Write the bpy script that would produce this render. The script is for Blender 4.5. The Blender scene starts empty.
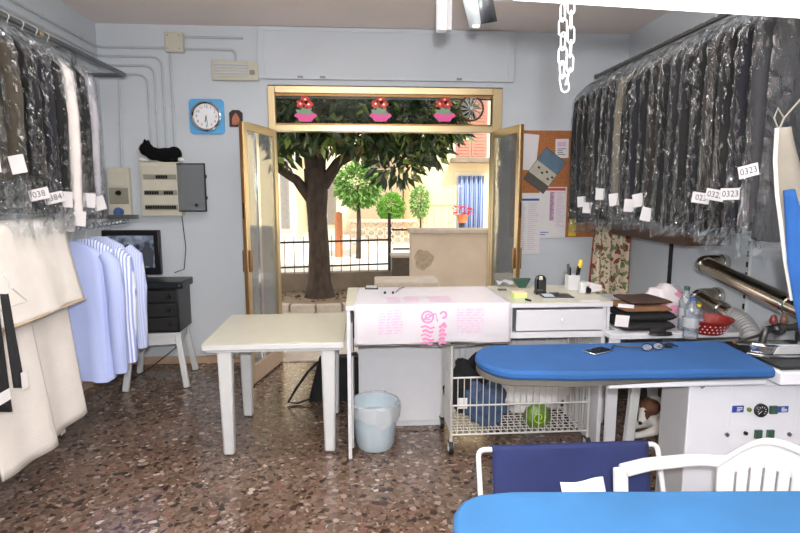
import bpy, bmesh, math, random
from mathutils import Vector, Matrix, noise
R = math.radians
PI = math.pi
rnd = random.Random(7)
SC = bpy.context.scene
COL = SC.collection

# ------------------------------------------------------------------ camera, light, exposure
CAM_H, YAW, PIT, FPX = 1.65, R(4.15), R(7.9), 550.0
cam_d = bpy.data.cameras.new('camera')
cam_d.sensor_width = 36.0
cam_d.lens = 36.0 * FPX / 800.0
cam_d.clip_start = 0.05
cam = bpy.data.objects.new('camera', cam_d)
COL.objects.link(cam)
cam.location = (0, 0, CAM_H)
cam.rotation_euler = (R(90) - PIT, 0, -YAW)
SC.camera = cam

SC.view_settings.view_transform = 'Standard'
SC.view_settings.look = 'None'
SC.view_settings.gamma = 1.0
SC.view_settings.use_curve_mapping = False
SC.view_settings.exposure = -0.12
SC.cycles.transparent_max_bounces = 24

w = bpy.data.worlds.new('sky')
SC.world = w
w.use_nodes = True
nt = w.node_tree
bg = nt.nodes['Background']
sky = nt.nodes.new('ShaderNodeTexSky')
sky.sky_type = 'HOSEK_WILKIE'
sky.sun_direction = (0.3, -0.5, 0.8)
sky.turbidity = 4.0
mixw = nt.nodes.new('ShaderNodeMixRGB')
mixw.inputs[0].default_value = 0.6
mixw.inputs[2].default_value = (1, 0.98, 0.94, 1)
nt.links.new(sky.outputs[0], mixw.inputs[1])
nt.links.new(mixw.outputs[0], bg.inputs[0])
bg.inputs[1].default_value = 3.6


def lamp(name, kind, loc, energy, color=(1, 1, 1), rot=(0, 0, 0), **k):
    d = bpy.data.lights.new(name, kind)
    d.energy = energy
    d.color = color
    for a, v in k.items():
        setattr(d, a, v)
    o = bpy.data.objects.new(name, d)
    COL.objects.link(o)
    o.location = loc
    o.rotation_euler = rot
    return o


lamp('sun', 'SUN', (0, 0, 12), 5.6, (1, 0.93, 0.8), (R(38), 0, R(25)), angle=R(1.5))
lamp('flash', 'AREA', (0.02, -0.12, 1.80), 118, (1, 0.985, 0.98), (R(88), 0, -YAW), shape='DISK', size=0.1)
AMB = 42
for ly, lz, kd, ku in ((-1.0, 2.72, 0.8, 1.6), (0.9, 2.6, 0.0, 2.6), (3.1, 3.02, 1.0, 0.0)):      # ceiling tube lamps above the frame, plus upward fills added to brighten the ceiling
    if kd:
        lamp('ceiling_light_tube', 'AREA', (0.2, ly, lz), AMB * kd, (1, 0.985, 0.97), (0, 0, 0), shape='RECTANGLE', size=2.6, size_y=0.4)
    if ku:
        lamp('ceiling_fill_up', 'AREA', (0.2, ly, lz + .02), AMB * ku, (1, 0.985, 0.97), (R(180), 0, 0), shape='RECTANGLE', size=2.6, size_y=0.4)


# ------------------------------------------------------------------ picture measuring helpers (a place in the room seen at a pixel)
def ray(px, py):
    a = (px - 400) / FPX
    b = (266.5 - py) / FPX
    f = math.cos(PIT) + b * math.sin(PIT)
    u = -math.sin(PIT) + b * math.cos(PIT)
    return (a * math.cos(YAW) + f * math.sin(YAW), -a * math.sin(YAW) + f * math.cos(YAW), u)


def W(px, py, X=None, Y=None, Z=None):
    x, y, z = ray(px, py)
    t = X / x if X is not None else Y / y if Y is not None else (Z - CAM_H) / z
    return Vector((x * t, y * t, CAM_H + z * t))


# ------------------------------------------------------------------ materials
def lin(h):
    h = h.lstrip('#')
    v = [int(h[i:i + 2], 16) / 255 for i in (0, 2, 4)]
    return [x / 12.92 if x <= 0.04045 else ((x + 0.055) / 1.055) ** 2.4 for x in v] + [1]


def mat(name, col, rough=0.6, metal=0.0, var=0.08, scale=12.0, bump=0.0, bscale=60.0, spec=0.5, emit=None, estr=0, sheen=0, coat=0, stretch=None):
    m = bpy.data.materials.new(name)
    m.use_nodes = True
    t = m.node_tree
    b = t.nodes['Principled BSDF']
    c = lin(col) if isinstance(col, str) else list(col)
    b.inputs['Roughness'].default_value = rough
    b.inputs['Metallic'].default_value = metal
    b.inputs['Specular IOR Level'].default_value = spec
    if sheen:
        b.inputs['Sheen Weight'].default_value = sheen
    if coat:
        b.inputs['Coat Weight'].default_value = coat
        b.inputs['Coat Roughness'].default_value = 0.1
    tc = t.nodes.new('ShaderNodeTexCoord')
    src = tc.outputs['Object']
    if stretch:
        mp = t.nodes.new('ShaderNodeMapping')
        mp.inputs['Scale'].default_value = stretch
        t.links.new(src, mp.inputs[0])
        src = mp.outputs[0]
    if var:
        n = t.nodes.new('ShaderNodeTexNoise')
        n.inputs['Scale'].default_value = scale
        n.inputs['Detail'].default_value = 4
        t.links.new(src, n.inputs['Vector'])
        r = t.nodes.new('ShaderNodeValToRGB')
        r.color_ramp.elements[0].position = 0.3
        r.color_ramp.elements[1].position = 0.7
        r.color_ramp.elements[0].color = [x * (1 - var) for x in c[:3]] + [1]
        r.color_ramp.elements[1].color = [min(1, x * (1 + var)) for x in c[:3]] + [1]
        t.links.new(n.outputs[0], r.inputs[0])
        t.links.new(r.outputs[0], b.inputs['Base Color'])
    else:
        b.inputs['Base Color'].default_value = c
    if bump:
        n2 = t.nodes.new('ShaderNodeTexNoise')
        n2.inputs['Scale'].default_value = bscale
        n2.inputs['Detail'].default_value = 3
        t.links.new(src, n2.inputs['Vector'])
        bp = t.nodes.new('ShaderNodeBump')
        bp.inputs['Strength'].default_value = bump
        bp.inputs['Distance'].default_value = 0.01
        t.links.new(n2.outputs[0], bp.inputs['Height'])
        t.links.new(bp.outputs[0], b.inputs['Normal'])
    if emit:
        b.inputs['Emission Color'].default_value = lin(emit)
        b.inputs['Emission Strength'].default_value = estr
    return m


def film(name, fac=0.07, tint='#ffffff', rough=0.12, bump=0.9, bscale=18, milk=0.0, stretch=None, gain=0.55):
    """clear crinkled plastic film / glass: transparent + gloss"""
    m = bpy.data.materials.new(name)
    m.use_nodes = True
    t = m.node_tree
    t.nodes.remove(t.nodes['Principled BSDF'])
    out = t.nodes['Material Output']
    tr = t.nodes.new('ShaderNodeBsdfTransparent')
    tr.inputs[0].default_value = lin(tint)
    gl = t.nodes.new('ShaderNodeBsdfGlossy')
    gl.inputs['Roughness'].default_value = rough
    lw = t.nodes.new('ShaderNodeLayerWeight')
    lw.inputs[0].default_value = 0.25
    ad = t.nodes.new('ShaderNodeMath')
    ad.operation = 'MULTIPLY_ADD'
    ad.inputs[1].default_value = gain
    ad.inputs[2].default_value = fac
    ad.use_clamp = True
    t.links.new(lw.outputs['Fresnel'], ad.inputs[0])
    mx = t.nodes.new('ShaderNodeMixShader')
    t.links.new(ad.outputs[0], mx.inputs[0])
    first = tr.outputs[0]
    if milk:
        df = t.nodes.new('ShaderNodeBsdfDiffuse')
        df.inputs[0].default_value = (0.85, 0.87, 0.9, 1)
        m0 = t.nodes.new('ShaderNodeMixShader')
        m0.inputs[0].default_value = milk
        t.links.new(tr.outputs[0], m0.inputs[1])
        t.links.new(df.outputs[0], m0.inputs[2])
        first = m0.outputs[0]
    t.links.new(first, mx.inputs[1])
    t.links.new(gl.outputs[0], mx.inputs[2])
    t.links.new(mx.outputs[0], out.inputs[0])
    if bump:
        tc = t.nodes.new('ShaderNodeTexCoord')
        mp = t.nodes.new('ShaderNodeMapping')
        mp.inputs['Scale'].default_value = stretch or (1, 1, 0.35)
        t.links.new(tc.outputs['Object'], mp.inputs[0])
        n = t.nodes.new('ShaderNodeTexNoise')
        n.inputs['Scale'].default_value = bscale
        n.inputs['Detail'].default_value = 3
        n.inputs['Distortion'].default_value = 1.5
        t.links.new(mp.outputs[0], n.inputs['Vector'])
        bp = t.nodes.new('ShaderNodeBump')
        bp.inputs['Strength'].default_value = bump
        bp.inputs['Distance'].default_value = 0.03
        t.links.new(n.outputs[0], bp.inputs['Height'])
        t.links.new(bp.outputs[0], gl.inputs['Normal'])
    return m


def terrazzo():
    m = bpy.data.materials.new('terrazzo')
    m.use_nodes = True
    t = m.node_tree
    b = t.nodes['Principled BSDF']
    tc = t.nodes.new('ShaderNodeTexCoord')
    nz = t.nodes.new('ShaderNodeTexNoise')
    nz.inputs['Scale'].default_value = 9
    nz.inputs['Detail'].default_value = 2
    t.links.new(tc.outputs['Object'], nz.inputs['Vector'])
    mixv = t.nodes.new('ShaderNodeMixRGB')
    mixv.inputs[0].default_value = 0.06
    t.links.new(tc.outputs['Object'], mixv.inputs[1])
    t.links.new(nz.outputs['Color'], mixv.inputs[2])

    def chips(scale, stops):
        v = t.nodes.new('ShaderNodeTexVoronoi')
        v.inputs['Scale'].default_value = scale
        v.inputs['Randomness'].default_value = 1
        t.links.new(mixv.outputs[0], v.inputs['Vector'])
        sep = t.nodes.new('ShaderNodeSeparateColor')
        t.links.new(v.outputs['Color'], sep.inputs[0])
        r = t.nodes.new('ShaderNodeValToRGB')
        r.color_ramp.interpolation = 'CONSTANT'
        e = r.color_ramp.elements
        while len(e) < len(stops):
            e.new(0.5)
        for k, (p, c) in enumerate(stops):
            e[k].position = p
            e[k].color = lin(c)
        t.links.new(sep.outputs[0], r.inputs[0])
        return v, sep, r
    v1, s1, r1 = chips(29, [(0, '#6c5849'), (0.24, '#776255'), (0.44, '#624f44'), (0.60, '#826e61'), (0.74, '#40302b'), (0.87, '#7d5a51'), (0.94, '#9d897f'), (0.985, '#b9aba0')])
    v2, s2, r2 = chips(60, [(0, '#62503f'), (0.3, '#806d60'), (0.6, '#6d594c'), (0.85, '#463430'), (0.96, '#a8998f')])
    # matrix of small chips shows between the big ones
    d = t.nodes.new('ShaderNodeMath')
    d.operation = 'GREATER_THAN'
    d.inputs[1].default_value = 0.52
    t.links.new(v1.outputs['Distance'], d.inputs[0])
    mx = t.nodes.new('ShaderNodeMixRGB')
    t.links.new(d.outputs[0], mx.inputs[0])
    t.links.new(r1.outputs[0], mx.inputs[1])
    t.links.new(r2.outputs[0], mx.inputs[2])
    big = t.nodes.new('ShaderNodeTexNoise')
    big.inputs['Scale'].default_value = 1.3
    t.links.new(tc.outputs['Object'], big.inputs['Vector'])
    mm = t.nodes.new('ShaderNodeMixRGB')
    mm.blend_type = 'MULTIPLY'
    mm.inputs[0].default_value = 0.35
    t.links.new(mx.outputs[0], mm.inputs[1])
    t.links.new(big.outputs[0], mm.inputs[2])
    t.links.new(mm.outputs[0], b.inputs['Base Color'])
    b.inputs['Roughness'].default_value = 0.17
    b.inputs['Specular IOR Level'].default_value = 0.6
    return m


def cloth_stripes(name, c1, c2, scale, axis=0, rough=0.85, sharp=0.1):
    m = bpy.data.materials.new(name)
    m.use_nodes = True
    t = m.node_tree
    b = t.nodes['Principled BSDF']
    b.inputs['Roughness'].default_value = rough
    tc = t.nodes.new('ShaderNodeTexCoord')
    wv = t.nodes.new('ShaderNodeTexWave')
    wv.bands_direction = 'XYZ'[axis]
    wv.inputs['Scale'].default_value = scale
    wv.inputs['Distortion'].default_value = 0.6
    t.links.new(tc.outputs['Object'], wv.inputs['Vector'])
    r = t.nodes.new('ShaderNodeValToRGB')
    r.color_ramp.elements[0].position = 0.5 - sharp
    r.color_ramp.elements[1].position = 0.5 + sharp
    r.color_ramp.elements[0].color = lin(c1)
    r.color_ramp.elements[1].color = lin(c2)
    t.links.new(wv.outputs['Color'], r.inputs[0])
    t.links.new(r.outputs[0], b.inputs['Base Color'])
    return m


def spot_mat(name, base, spots, rough=0.8):
    """base colour with round patches of another colour at object-space places (an animal's coat)"""
    m = bpy.data.materials.new(name)
    m.use_nodes = True
    t = m.node_tree
    b = t.nodes['Principled BSDF']
    b.inputs['Roughness'].default_value = rough
    tc = t.nodes.new('ShaderNodeTexCoord')
    n = t.nodes.new('ShaderNodeTexNoise')
    n.inputs['Scale'].default_value = 30
    t.links.new(tc.outputs['Object'], n.inputs['Vector'])
    prev = None
    for (c, rad, col) in spots:
        dist = t.nodes.new('ShaderNodeVectorMath')
        dist.operation = 'DISTANCE'
        t.links.new(tc.outputs['Object'], dist.inputs[0])
        dist.inputs[1].default_value = c
        ma = t.nodes.new('ShaderNodeMath')
        ma.operation = 'MULTIPLY_ADD'
        t.links.new(n.outputs[0], ma.inputs[0])
        ma.inputs[1].default_value = 0.02
        t.links.new(dist.outputs['Value'], ma.inputs[2])
        lt = t.nodes.new('ShaderNodeMath')
        lt.operation = 'LESS_THAN'
        lt.inputs[1].default_value = rad + 0.01
        t.links.new(ma.outputs[0], lt.inputs[0])
        mx = t.nodes.new('ShaderNodeMixRGB')
        t.links.new(lt.outputs[0], mx.inputs[0])
        if prev is None:
            mx.inputs[1].default_value = lin(base)
        else:
            t.links.new(prev, mx.inputs[1])
        mx.inputs[2].default_value = lin(col)
        prev = mx.outputs[0]
    t.links.new(prev, b.inputs['Base Color'])
    return m


def floral():
    m = bpy.data.materials.new('floral_cotton')
    m.use_nodes = True
    t = m.node_tree
    b = t.nodes['Principled BSDF']
    b.inputs['Roughness'].default_value = 0.9
    tc = t.nodes.new('ShaderNodeTexCoord')
    prev = None
    for sc, th, col in ((15, 0.36, '#7d8a63'), (11, 0.30, '#8d4a3c'), (24, 0.28, '#5f5a42')):
        v = t.nodes.new('ShaderNodeTexVoronoi')
        v.inputs['Scale'].default_value = sc
        n = t.nodes.new('ShaderNodeTexNoise')
        n.inputs['Scale'].default_value = 22
        mx0 = t.nodes.new('ShaderNodeMixRGB')
        mx0.inputs[0].default_value = 0.08
        t.links.new(tc.outputs['Object'], n.inputs['Vector'])
        t.links.new(tc.outputs['Object'], mx0.inputs[1])
        t.links.new(n.outputs['Color'], mx0.inputs[2])
        t.links.new(mx0.outputs[0], v.inputs['Vector'])
        lt = t.nodes.new('ShaderNodeMath')
        lt.operation = 'LESS_THAN'
        lt.inputs[1].default_value = th
        t.links.new(v.outputs['Distance'], lt.inputs[0])
        mx = t.nodes.new('ShaderNodeMixRGB')
        t.links.new(lt.outputs[0], mx.inputs[0])
        if prev is None:
            mx.inputs[1].default_value = lin('#ddcbb2')
        else:
            t.links.new(prev, mx.inputs[1])
        mx.inputs[2].default_value = lin(col)
        prev = mx.outputs[0]
    t.links.new(prev, b.inputs['Base Color'])
    return m


M = {}
M['wall'] = mat('wall_paint', '#c4cad0', 0.75, var=0.03, scale=2, bump=0.05, bscale=80)
M['ceil'] = mat('ceiling_paint', '#eadfd9', 0.9, var=0.03, scale=2, bump=0.1, bscale=120)
M['floor'] = terrazzo()
M['tanbase'] = mat('tan_tile', '#b49a83', 0.4, var=0.1)
M['gold'] = mat('gold_anodised', '#c6b38c', 0.3, 0.85, var=0.06, scale=3, stretch=(1, 1, 0.2))
M['golddark'] = mat('bronze_edge', '#8f6a42', 0.35, 0.7, var=0.06)
M['doorglass'] = film('door_glass', 0.14, '#eef3f1', 0.03, 0, milk=.14)
M['glass'] = film('pane_glass', 0.0, '#eef3f1', 0.02, 0, gain=.25)
M['white'] = mat('white_laminate', '#c8c9ce', 0.4, var=0.02)
M['whitepl'] = mat('white_plastic', '#c2c4c5', 0.38, var=0.02)
M['cream_top'] = mat('cream_top', '#b9b6a6', 0.35, var=0.03)
M['greyside'] = mat('grey_laminate', '#a9a9ab', 0.5, var=0.03)
M['enamel'] = mat('white_enamel', '#cdced5', 0.3, var=0.015, coat=0.3)
M['conduit'] = mat('grey_pvc', '#b0b6b9', 0.5, var=0.03)
M['beige'] = mat('beige_plastic', '#c3bfae', 0.5, var=0.04)
M['beigedark'] = mat('beige_plastic_dark', '#8d897a', 0.5, var=0.04)
M['blackpl'] = mat('black_plastic', '#0b0b0c', 0.35, var=0.1)
M['rubber'] = mat('rubber', '#161618', 0.6, var=0.1)
M['blackcl'] = mat('black_fabric', '#17171a', 0.9, var=0.2, scale=30, bump=0.2, bscale=40)
M['plush'] = mat('black_plush', '#0c0c0e', 0.95, var=0.3, scale=80, bump=0.6, bscale=160, spec=0.2)
M['whiteplush'] = mat('white_plush', '#dedbd4', 0.95, var=0.1, scale=80, bump=0.5, bscale=160)
M['chrome'] = mat('chrome', '#d9dadc', 0.12, 1.0, var=0.02)
M['steelpipe'] = mat('polished_steel', '#c9beae', 0.2, 1.0, var=0.06, scale=4)
M['railsteel'] = mat('grey_steel', '#6f7274', 0.35, 0.8, var=0.05)
M['zinc'] = mat('zinc_wire', '#cdcdca', 0.35, 0.4, var=0.05)
M['bluecover'] = mat('blue_board_cotton', '#1a4a80', 0.85, var=0.10, scale=5, bump=0.12, bscale=220)
M['bluenear'] = mat('light_blue_board_cotton', '#205684', 0.85, var=0.10, scale=5, bump=0.12, bscale=220)
M['navy'] = mat('navy_canvas', '#1a2452', 0.85, var=0.08, scale=8, bump=0.1, bscale=120)
M['padgrey'] = mat('grey_felt', '#57544e', 0.95, var=0.15, bump=0.2, bscale=80)
M['paper'] = mat('paper', '#d8d5d6', 0.7, var=0.02)
M['ink'] = mat('ink', '#3b3f4a', 0.8, var=0)
M['blueink'] = mat('blue_ink', '#2f4f9a', 0.8, var=0)
M['redink'] = mat('red_ink', '#b5464d', 0.8, var=0)
M['lilacink'] = mat('lilac_ink', '#d2adc8', 0.7, var=0.06, scale=30)
M['pinkink'] = mat('pink_ink', '#dc7fac', 0.6, var=0.12, scale=40)
M['sheet'] = mat('white_film_sheet', '#c6c3ca', 0.4, var=0.02, bump=0.25, bscale=14)
M['cork'] = mat('cork', '#a5683d', 0.9, var=0.22, scale=70, bump=0.2, bscale=200)
M['wood'] = mat('brown_wood', '#4f3525', 0.55, var=0.2, scale=6, stretch=(8, 1, 8))
M['clockblue'] = mat('sky_blue_plastic', '#5aa9e0', 0.35, var=0.03)
M['clockface'] = mat('clock_face', '#ebebee', 0.5, var=0)
M['smoke'] = film('smoked_plastic', 0.06, '#b4babd', 0.08, 0, milk=.16)
M['binpl'] = mat('pale_blue_plastic', '#b4c3cc', 0.35, var=0.03)
M['bag'] = film('crinkled_garment_film', 0.085, '#f8fafb', 0.055, .5, 26, gain=.5)
M['bagmilk'] = film('milky_film', 0.06, '#f4f6f8', 0.2, 0.8, 20, milk=0.35)
M['bottle'] = film('bottle_plastic', 0.1, '#e2edf5', 0.06, 0.3, 30, milk=0.12)
M['redmetal'] = mat('red_enamel', '#851b15', 0.35, var=0.08, scale=60)
M['pinkbag'] = mat('pink_white_plastic', '#e7d3da', 0.35, var=0.05, bump=0.6, bscale=20)
M['denim'] = mat('denim', '#3d4f6c', 0.9, var=0.2, scale=18, bump=0.3, bscale=60)
M['green'] = mat('green_plastic', '#5c7a28', 0.4, var=0.2, scale=16, bump=0.5, bscale=20)
M['lime'] = mat('lime_print', '#a6d63a', 0.5, var=0.02)
M['cream'] = mat('cream_wool', '#d0cac4', 0.95, var=0.04, scale=9, bump=0.25, bscale=150)
M['creamhem'] = mat('beige_hem', '#b19c80', 0.95, var=0.06)
M['whitecloth'] = mat('white_cloth', '#dbd9d8', 0.9, var=0.03, bump=0.15, bscale=30)
M['bluepale'] = mat('bright_blue_cotton', '#22589c', 0.85, var=0.08)
M['skin'] = None
M['glowtube'] = mat('lit_tube', '#ffffff', 0.4, var=0, emit='#fff8ee', estr=3.0)
M['flex'] = mat('grey_flex_hose', '#9a9a9a', 0.55, 0.2, var=0.05)
M['pinkpot'] = mat('pink_sticker', '#e2519a', 0.5, var=0.05)
M['redflower'] = mat('red_sticker', '#c92c2a', 0.5, var=0.15, scale=60)
M['leafsticker'] = mat('grey_green_sticker', '#7e9a7c', 0.5, var=0.15, scale=60)
M['yellow'] = mat('yellow_plastic', '#e0bc2c', 0.4, var=0.03)
M['notegreen'] = mat('green_notes', '#bfe07c', 0.7, var=0.02)
M['noteorange'] = mat('peach_notes', '#f0c9a4', 0.7, var=0.02)
M['ledgreen'] = mat('green_switch', '#2c4a3c', 0.3, var=0.05)
M['labelblue'] = mat('blue_label', '#24408c', 0.4, var=0.05)
M['pinkthing'] = mat('hot_pink_plastic', '#e2468c', 0.4, var=0.03)
M['copper'] = mat('copper_art', '#b06a4c', 0.5, var=0.2, scale=40)
M['plaque'] = mat('dark_plaque_wood', '#2b1b18', 0.5, var=0.15)
M['bluegrip'] = mat('blue_plug', '#3b5c94', 0.4, var=0.03)

# outdoors
M['yard'] = mat('pale_paving', '#b9b2aa', 0.8, var=0.1, scale=5)
M['street'] = mat('street_asphalt', '#c9c4bc', 0.9, var=0.06, scale=3)
M['stone'] = mat('rough_stone', '#b9aca0', 0.9, var=0.12, scale=9, bump=0.5, bscale=25)
M['pillar'] = mat('beige_plaster', '#c2b2a2', 0.9, var=0.10, scale=3, bump=0.1, bscale=50)
M['stain'] = mat('soot_stain', '#a39280', 0.9, var=0.2, scale=20)
M['lowwall'] = mat('grey_brown_concrete', '#8a7d6e', 0.9, var=0.15, scale=5, bump=0.3, bscale=30)
M['soil'] = mat('soil', '#8d7a66', 0.95, var=0.25, scale=30, bump=0.6, bscale=60)
M['iron'] = mat('dark_iron', '#3c3c3e', 0.6, 0.3, var=0.1)
M['bark'] = mat('bark', '#463b34', 0.95, var=0.35, scale=14, bump=0.9, bscale=22, stretch=(1, 1, 0.45))
M['leaf'] = mat('magnolia_leaf', '#34472b', 0.28, var=0.4, scale=4)
M['leaflight'] = mat('young_magnolia_leaf', '#7d8f45', 0.35, var=0.25, scale=6)
M['leafbrown'] = mat('leaf_back', '#5a4a30', 0.6, var=0.3, scale=6)
M['treegreen'] = mat('light_tree_leaf', '#6f9a4a', 0.6, var=0.3, scale=6)
M['bushgreen'] = mat('round_bush_leaf', '#66a032', 0.6, var=0.25, scale=8)
M['shrubgreen'] = mat('shrub_leaf', '#8fb56a', 0.6, var=0.25, scale=8)
M['yellowwall'] = mat('yellow_render', '#f0dcb2', 0.9, var=0.05, scale=2)
M['creamwall'] = mat('cream_render', '#eadfc8', 0.9, var=0.05, scale=2)
M['greywall'] = mat('grey_render', '#b9b3ae', 0.9, var=0.05, scale=2)
M['shutpink'] = mat('faded_red_shutter', '#c28474', 0.7, var=0.1)
M['shutgrey'] = mat('grey_shutter', '#8c8884', 0.7, var=0.1)
M['curtblue'] = cloth_stripes('blue_striped_curtain', '#4a66a0', '#aebcdb', 7, 0)
M['terracotta'] = mat('terracotta', '#c27a52', 0.8, var=0.1)
M['pinkwall'] = mat('pink_render', '#d8b9a8', .9, var=.08)
M['carpaint'] = mat('silver_car_paint', '#b4b8be', 0.3, 0.3, var=0.02)
M['darkglass'] = mat('dark_glass', '#22262c', 0.1, var=0)
M['rooftile'] = mat('roof_tile', '#a5624a', 0.85, var=0.2)


# ------------------------------------------------------------------ mesh helpers
class MB:
    def __init__(s):
        s.v = []
        s.f = []

    def add(s, vs, fs):
        o = len(s.v)
        s.v += [Vector(p) for p in vs]
        s.f += [tuple(i + o for i in f) for f in fs]
        return s

    def box(s, x0, x1, y0, y1, z0, z1, mtx=None):
        vs = [Vector(p) for p in ((x0, y0, z0), (x1, y0, z0), (x1, y1, z0), (x0, y1, z0), (x0, y0, z1), (x1, y0, z1), (x1, y1, z1), (x0, y1, z1))]
        if mtx is not None:
            vs = [mtx @ p for p in vs]
        return s.add(vs, [(0, 3, 2, 1), (4, 5, 6, 7), (0, 1, 5, 4), (1, 2, 6, 5), (2, 3, 7, 6), (3, 0, 4, 7)])

    def bar(s, p0, p1, a, b=None, up=(0, 0, 1)):
        p0, p1 = Vector(p0), Vector(p1)
        b = b or a
        d = (p1 - p0).normalized()
        u = Vector(up)
        if abs(d.dot(u)) > 0.98:
            u = Vector((0, 1, 0))
        x = d.cross(u).normalized() * a / 2
        y = x.cross(d).normalized() * b / 2
        vs = [p + i * x + j * y for p in (p0, p1) for i, j in ((-1, -1), (1, -1), (1, 1), (-1, 1))]
        return s.add(vs, [(0, 1, 2, 3), (7, 6, 5, 4), (0, 4, 5, 1), (1, 5, 6, 2), (2, 6, 7, 3), (3, 7, 4, 0)])

    def tube(s, pts, r, n=8, closed=False, caps=True, flat=1.0):
        pts = [Vector(p) for p in pts]
        m = len(pts)
        rs = r if isinstance(r, (list, tuple)) else [r] * m
        rings = []
        prev = None
        for i, p in enumerate(pts):
            if closed:
                d = (pts[(i + 1) % m] - pts[i - 1])
            else:
                d = pts[min(i + 1, m - 1)] - pts[max(i - 1, 0)]
            d = d.normalized()
            if prev is None:
                u = Vector((0, 0, 1)) if abs(d.z) < 0.9 else Vector((0, 1, 0))
                x = d.cross(u).normalized()
            else:
                x = (prev - d * prev.dot(d)).normalized()
            prev = x
            y = d.cross(x)
            rings.append([p + (x * math.cos(2 * PI * k / n) + y * math.sin(2 * PI * k / n) * flat) * rs[i] for k in range(n)])
        vs = [q for ring in rings for q in ring]
        fs = []
        for i in range(m if closed else m - 1):
            j = (i + 1) % m
            for k in range(n):
                k2 = (k + 1) % n
                fs.append((i * n + k, i * n + k2, j * n + k2, j * n + k))
        if caps and not closed:
            fs.append(tuple(reversed(range(n))))
            fs.append(tuple((m - 1) * n + k for k in range(n)))
        return s.add(vs, fs)

    def cyl(s, p0, p1, r0, r1=None, n=16):
        return s.tube([p0, p1], [r0, r0 if r1 is None else r1], n)

    def lathe(s, prof, c=(0, 0, 0), n=24, axis='Z', a0=0, a1=2 * PI):
        c = Vector(c)
        full = abs(a1 - a0 - 2 * PI) < 1e-6
        cnt = n if full else n + 1
        vs = []
        for (r, z) in prof:
            for k in range(cnt):
                a = a0 + (a1 - a0) * k / n
                p = (r * math.cos(a), r * math.sin(a), z)
                if axis == 'Y':
                    p = (p[0], p[2], p[1])
                elif axis == 'X':
                    p = (p[2], p[0], p[1])
                vs.append(c + Vector(p))
        fs = []
        for i in range(len(prof) - 1):
            for k in range(n):
                k2 = (k + 1) % cnt
                fs.append((i * cnt + k, i * cnt + k2, (i + 1) * cnt + k2, (i + 1) * cnt + k))
        return s.add(vs, fs)

    def grid(s, fn, nu, nv, closeu=False):
        vs = []
        cu = nu if closeu else nu + 1
        for j in range(nv + 1):
            for i in range(cu):
                vs.append(fn(i / nu, j / nv))
        fs = []
        for j in range(nv):
            for i in range(nu):
                i2 = (i + 1) % cu
                fs.append((j * cu + i, j * cu + i2, (j + 1) * cu + i2, (j + 1) * cu + i))
        return s.add(vs, fs)

    def extr(s, poly, vec):
        poly = [Vector(p) for p in poly]
        vec = Vector(vec)
        n = len(poly)
        fs = [tuple(range(n)), tuple(reversed(range(n, 2 * n)))]
        fs += [(i, n + i, n + (i + 1) % n, (i + 1) % n) for i in range(n)]
        return s.add(poly + [p + vec for p in poly], fs)

    def ball(s, c, rx, ry=None, rz=None, n=14, m=9, rot=None):
        ry = rx if ry is None else ry
        rz = rx if rz is None else rz
        c = Vector(c)
        vs = []
        for j in range(m + 1):
            th = PI * j / m
            for k in range(n):
                a = 2 * PI * k / n
                p = Vector((rx * math.sin(th) * math.cos(a), ry * math.sin(th) * math.sin(a), rz * math.cos(th)))
                if rot is not None:
                    p = rot @ p
                vs.append(c + p)
        fs = []
        for j in range(m):
            for k in range(n):
                fs.append((j * n + k, j * n + (k + 1) % n, (j + 1) * n + (k + 1) % n, (j + 1) * n + k))
        return s.add(vs, fs)


def worldloc(o):
    v = Vector((0, 0, 0))
    while o is not None:
        v += o.location
        o = o.parent
    return v


def obj(name, mb, m, parent=None, loc=None, bevel=0, smooth=True, solid=0, ang=35, sub=0, merge=True, remesh=0):
    """one mesh object; mb holds room coordinates"""
    base = worldloc(parent) if parent is not None else Vector((0, 0, 0))
    lo = Vector(loc) if loc is not None else Vector((0, 0, 0))
    me = bpy.data.meshes.new(name)
    me.from_pydata([tuple(p - base - lo) for p in mb.v], [], mb.f)
    bm = bmesh.new()
    bm.from_mesh(me)
    if merge:
        bmesh.ops.remove_doubles(bm, verts=bm.verts, dist=1e-5)
    bmesh.ops.recalc_face_normals(bm, faces=bm.faces)
    bm.to_mesh(me)
    bm.free()
    if smooth:
        me.polygons.foreach_set('use_smooth', [True] * len(me.polygons))
        me.set_sharp_from_angle(angle=R(ang))
    o = bpy.data.objects.new(name, me)
    if m is not None:
        me.materials.append(m)
    COL.objects.link(o)
    o.location = lo
    if parent is not None:
        o.parent = parent
    if solid:
        k = o.modifiers.new('thick', 'SOLIDIFY')
        k.thickness = solid
        k.offset = 0
    if remesh:
        k = o.modifiers.new('skin', 'REMESH')
        k.mode = 'VOXEL'
        k.voxel_size = remesh
        k.use_smooth_shade = True
        k2 = o.modifiers.new('soft', 'SMOOTH')
        k2.factor = 0.6
        k2.iterations = 5
    if sub:
        k = o.modifiers.new('sub', 'SUBSURF')
        k.levels = sub
        k.render_levels = sub
    if bevel:
        k = o.modifiers.new('round', 'BEVEL')
        k.width = bevel
        k.segments = 2
        k.limit_method = 'ANGLE'
        k.angle_limit = R(40)
    return o


def tag(o, label, cat, group=None):
    o['label'] = label
    o['category'] = cat
    if group:
        o['group'] = group
    return o


def thing(name, label, cat, loc=(0, 0, 0), group=None):
    o = bpy.data.objects.new(name, None)
    o.empty_display_size = 0.05
    COL.objects.link(o)
    o.location = loc
    return tag(o, label, cat, group)


def solo(name, mb, m, label, cat, group=None, **k):
    """a thing that is a single mesh; origin at its base centre"""
    xs = [p.x for p in mb.v]
    ys = [p.y for p in mb.v]
    zs = [p.z for p in mb.v]
    loc = ((min(xs) + max(xs)) / 2, (min(ys) + max(ys)) / 2, min(zs))
    return tag(obj(name, mb, m, loc=loc, **k), label, cat, group)


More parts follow.
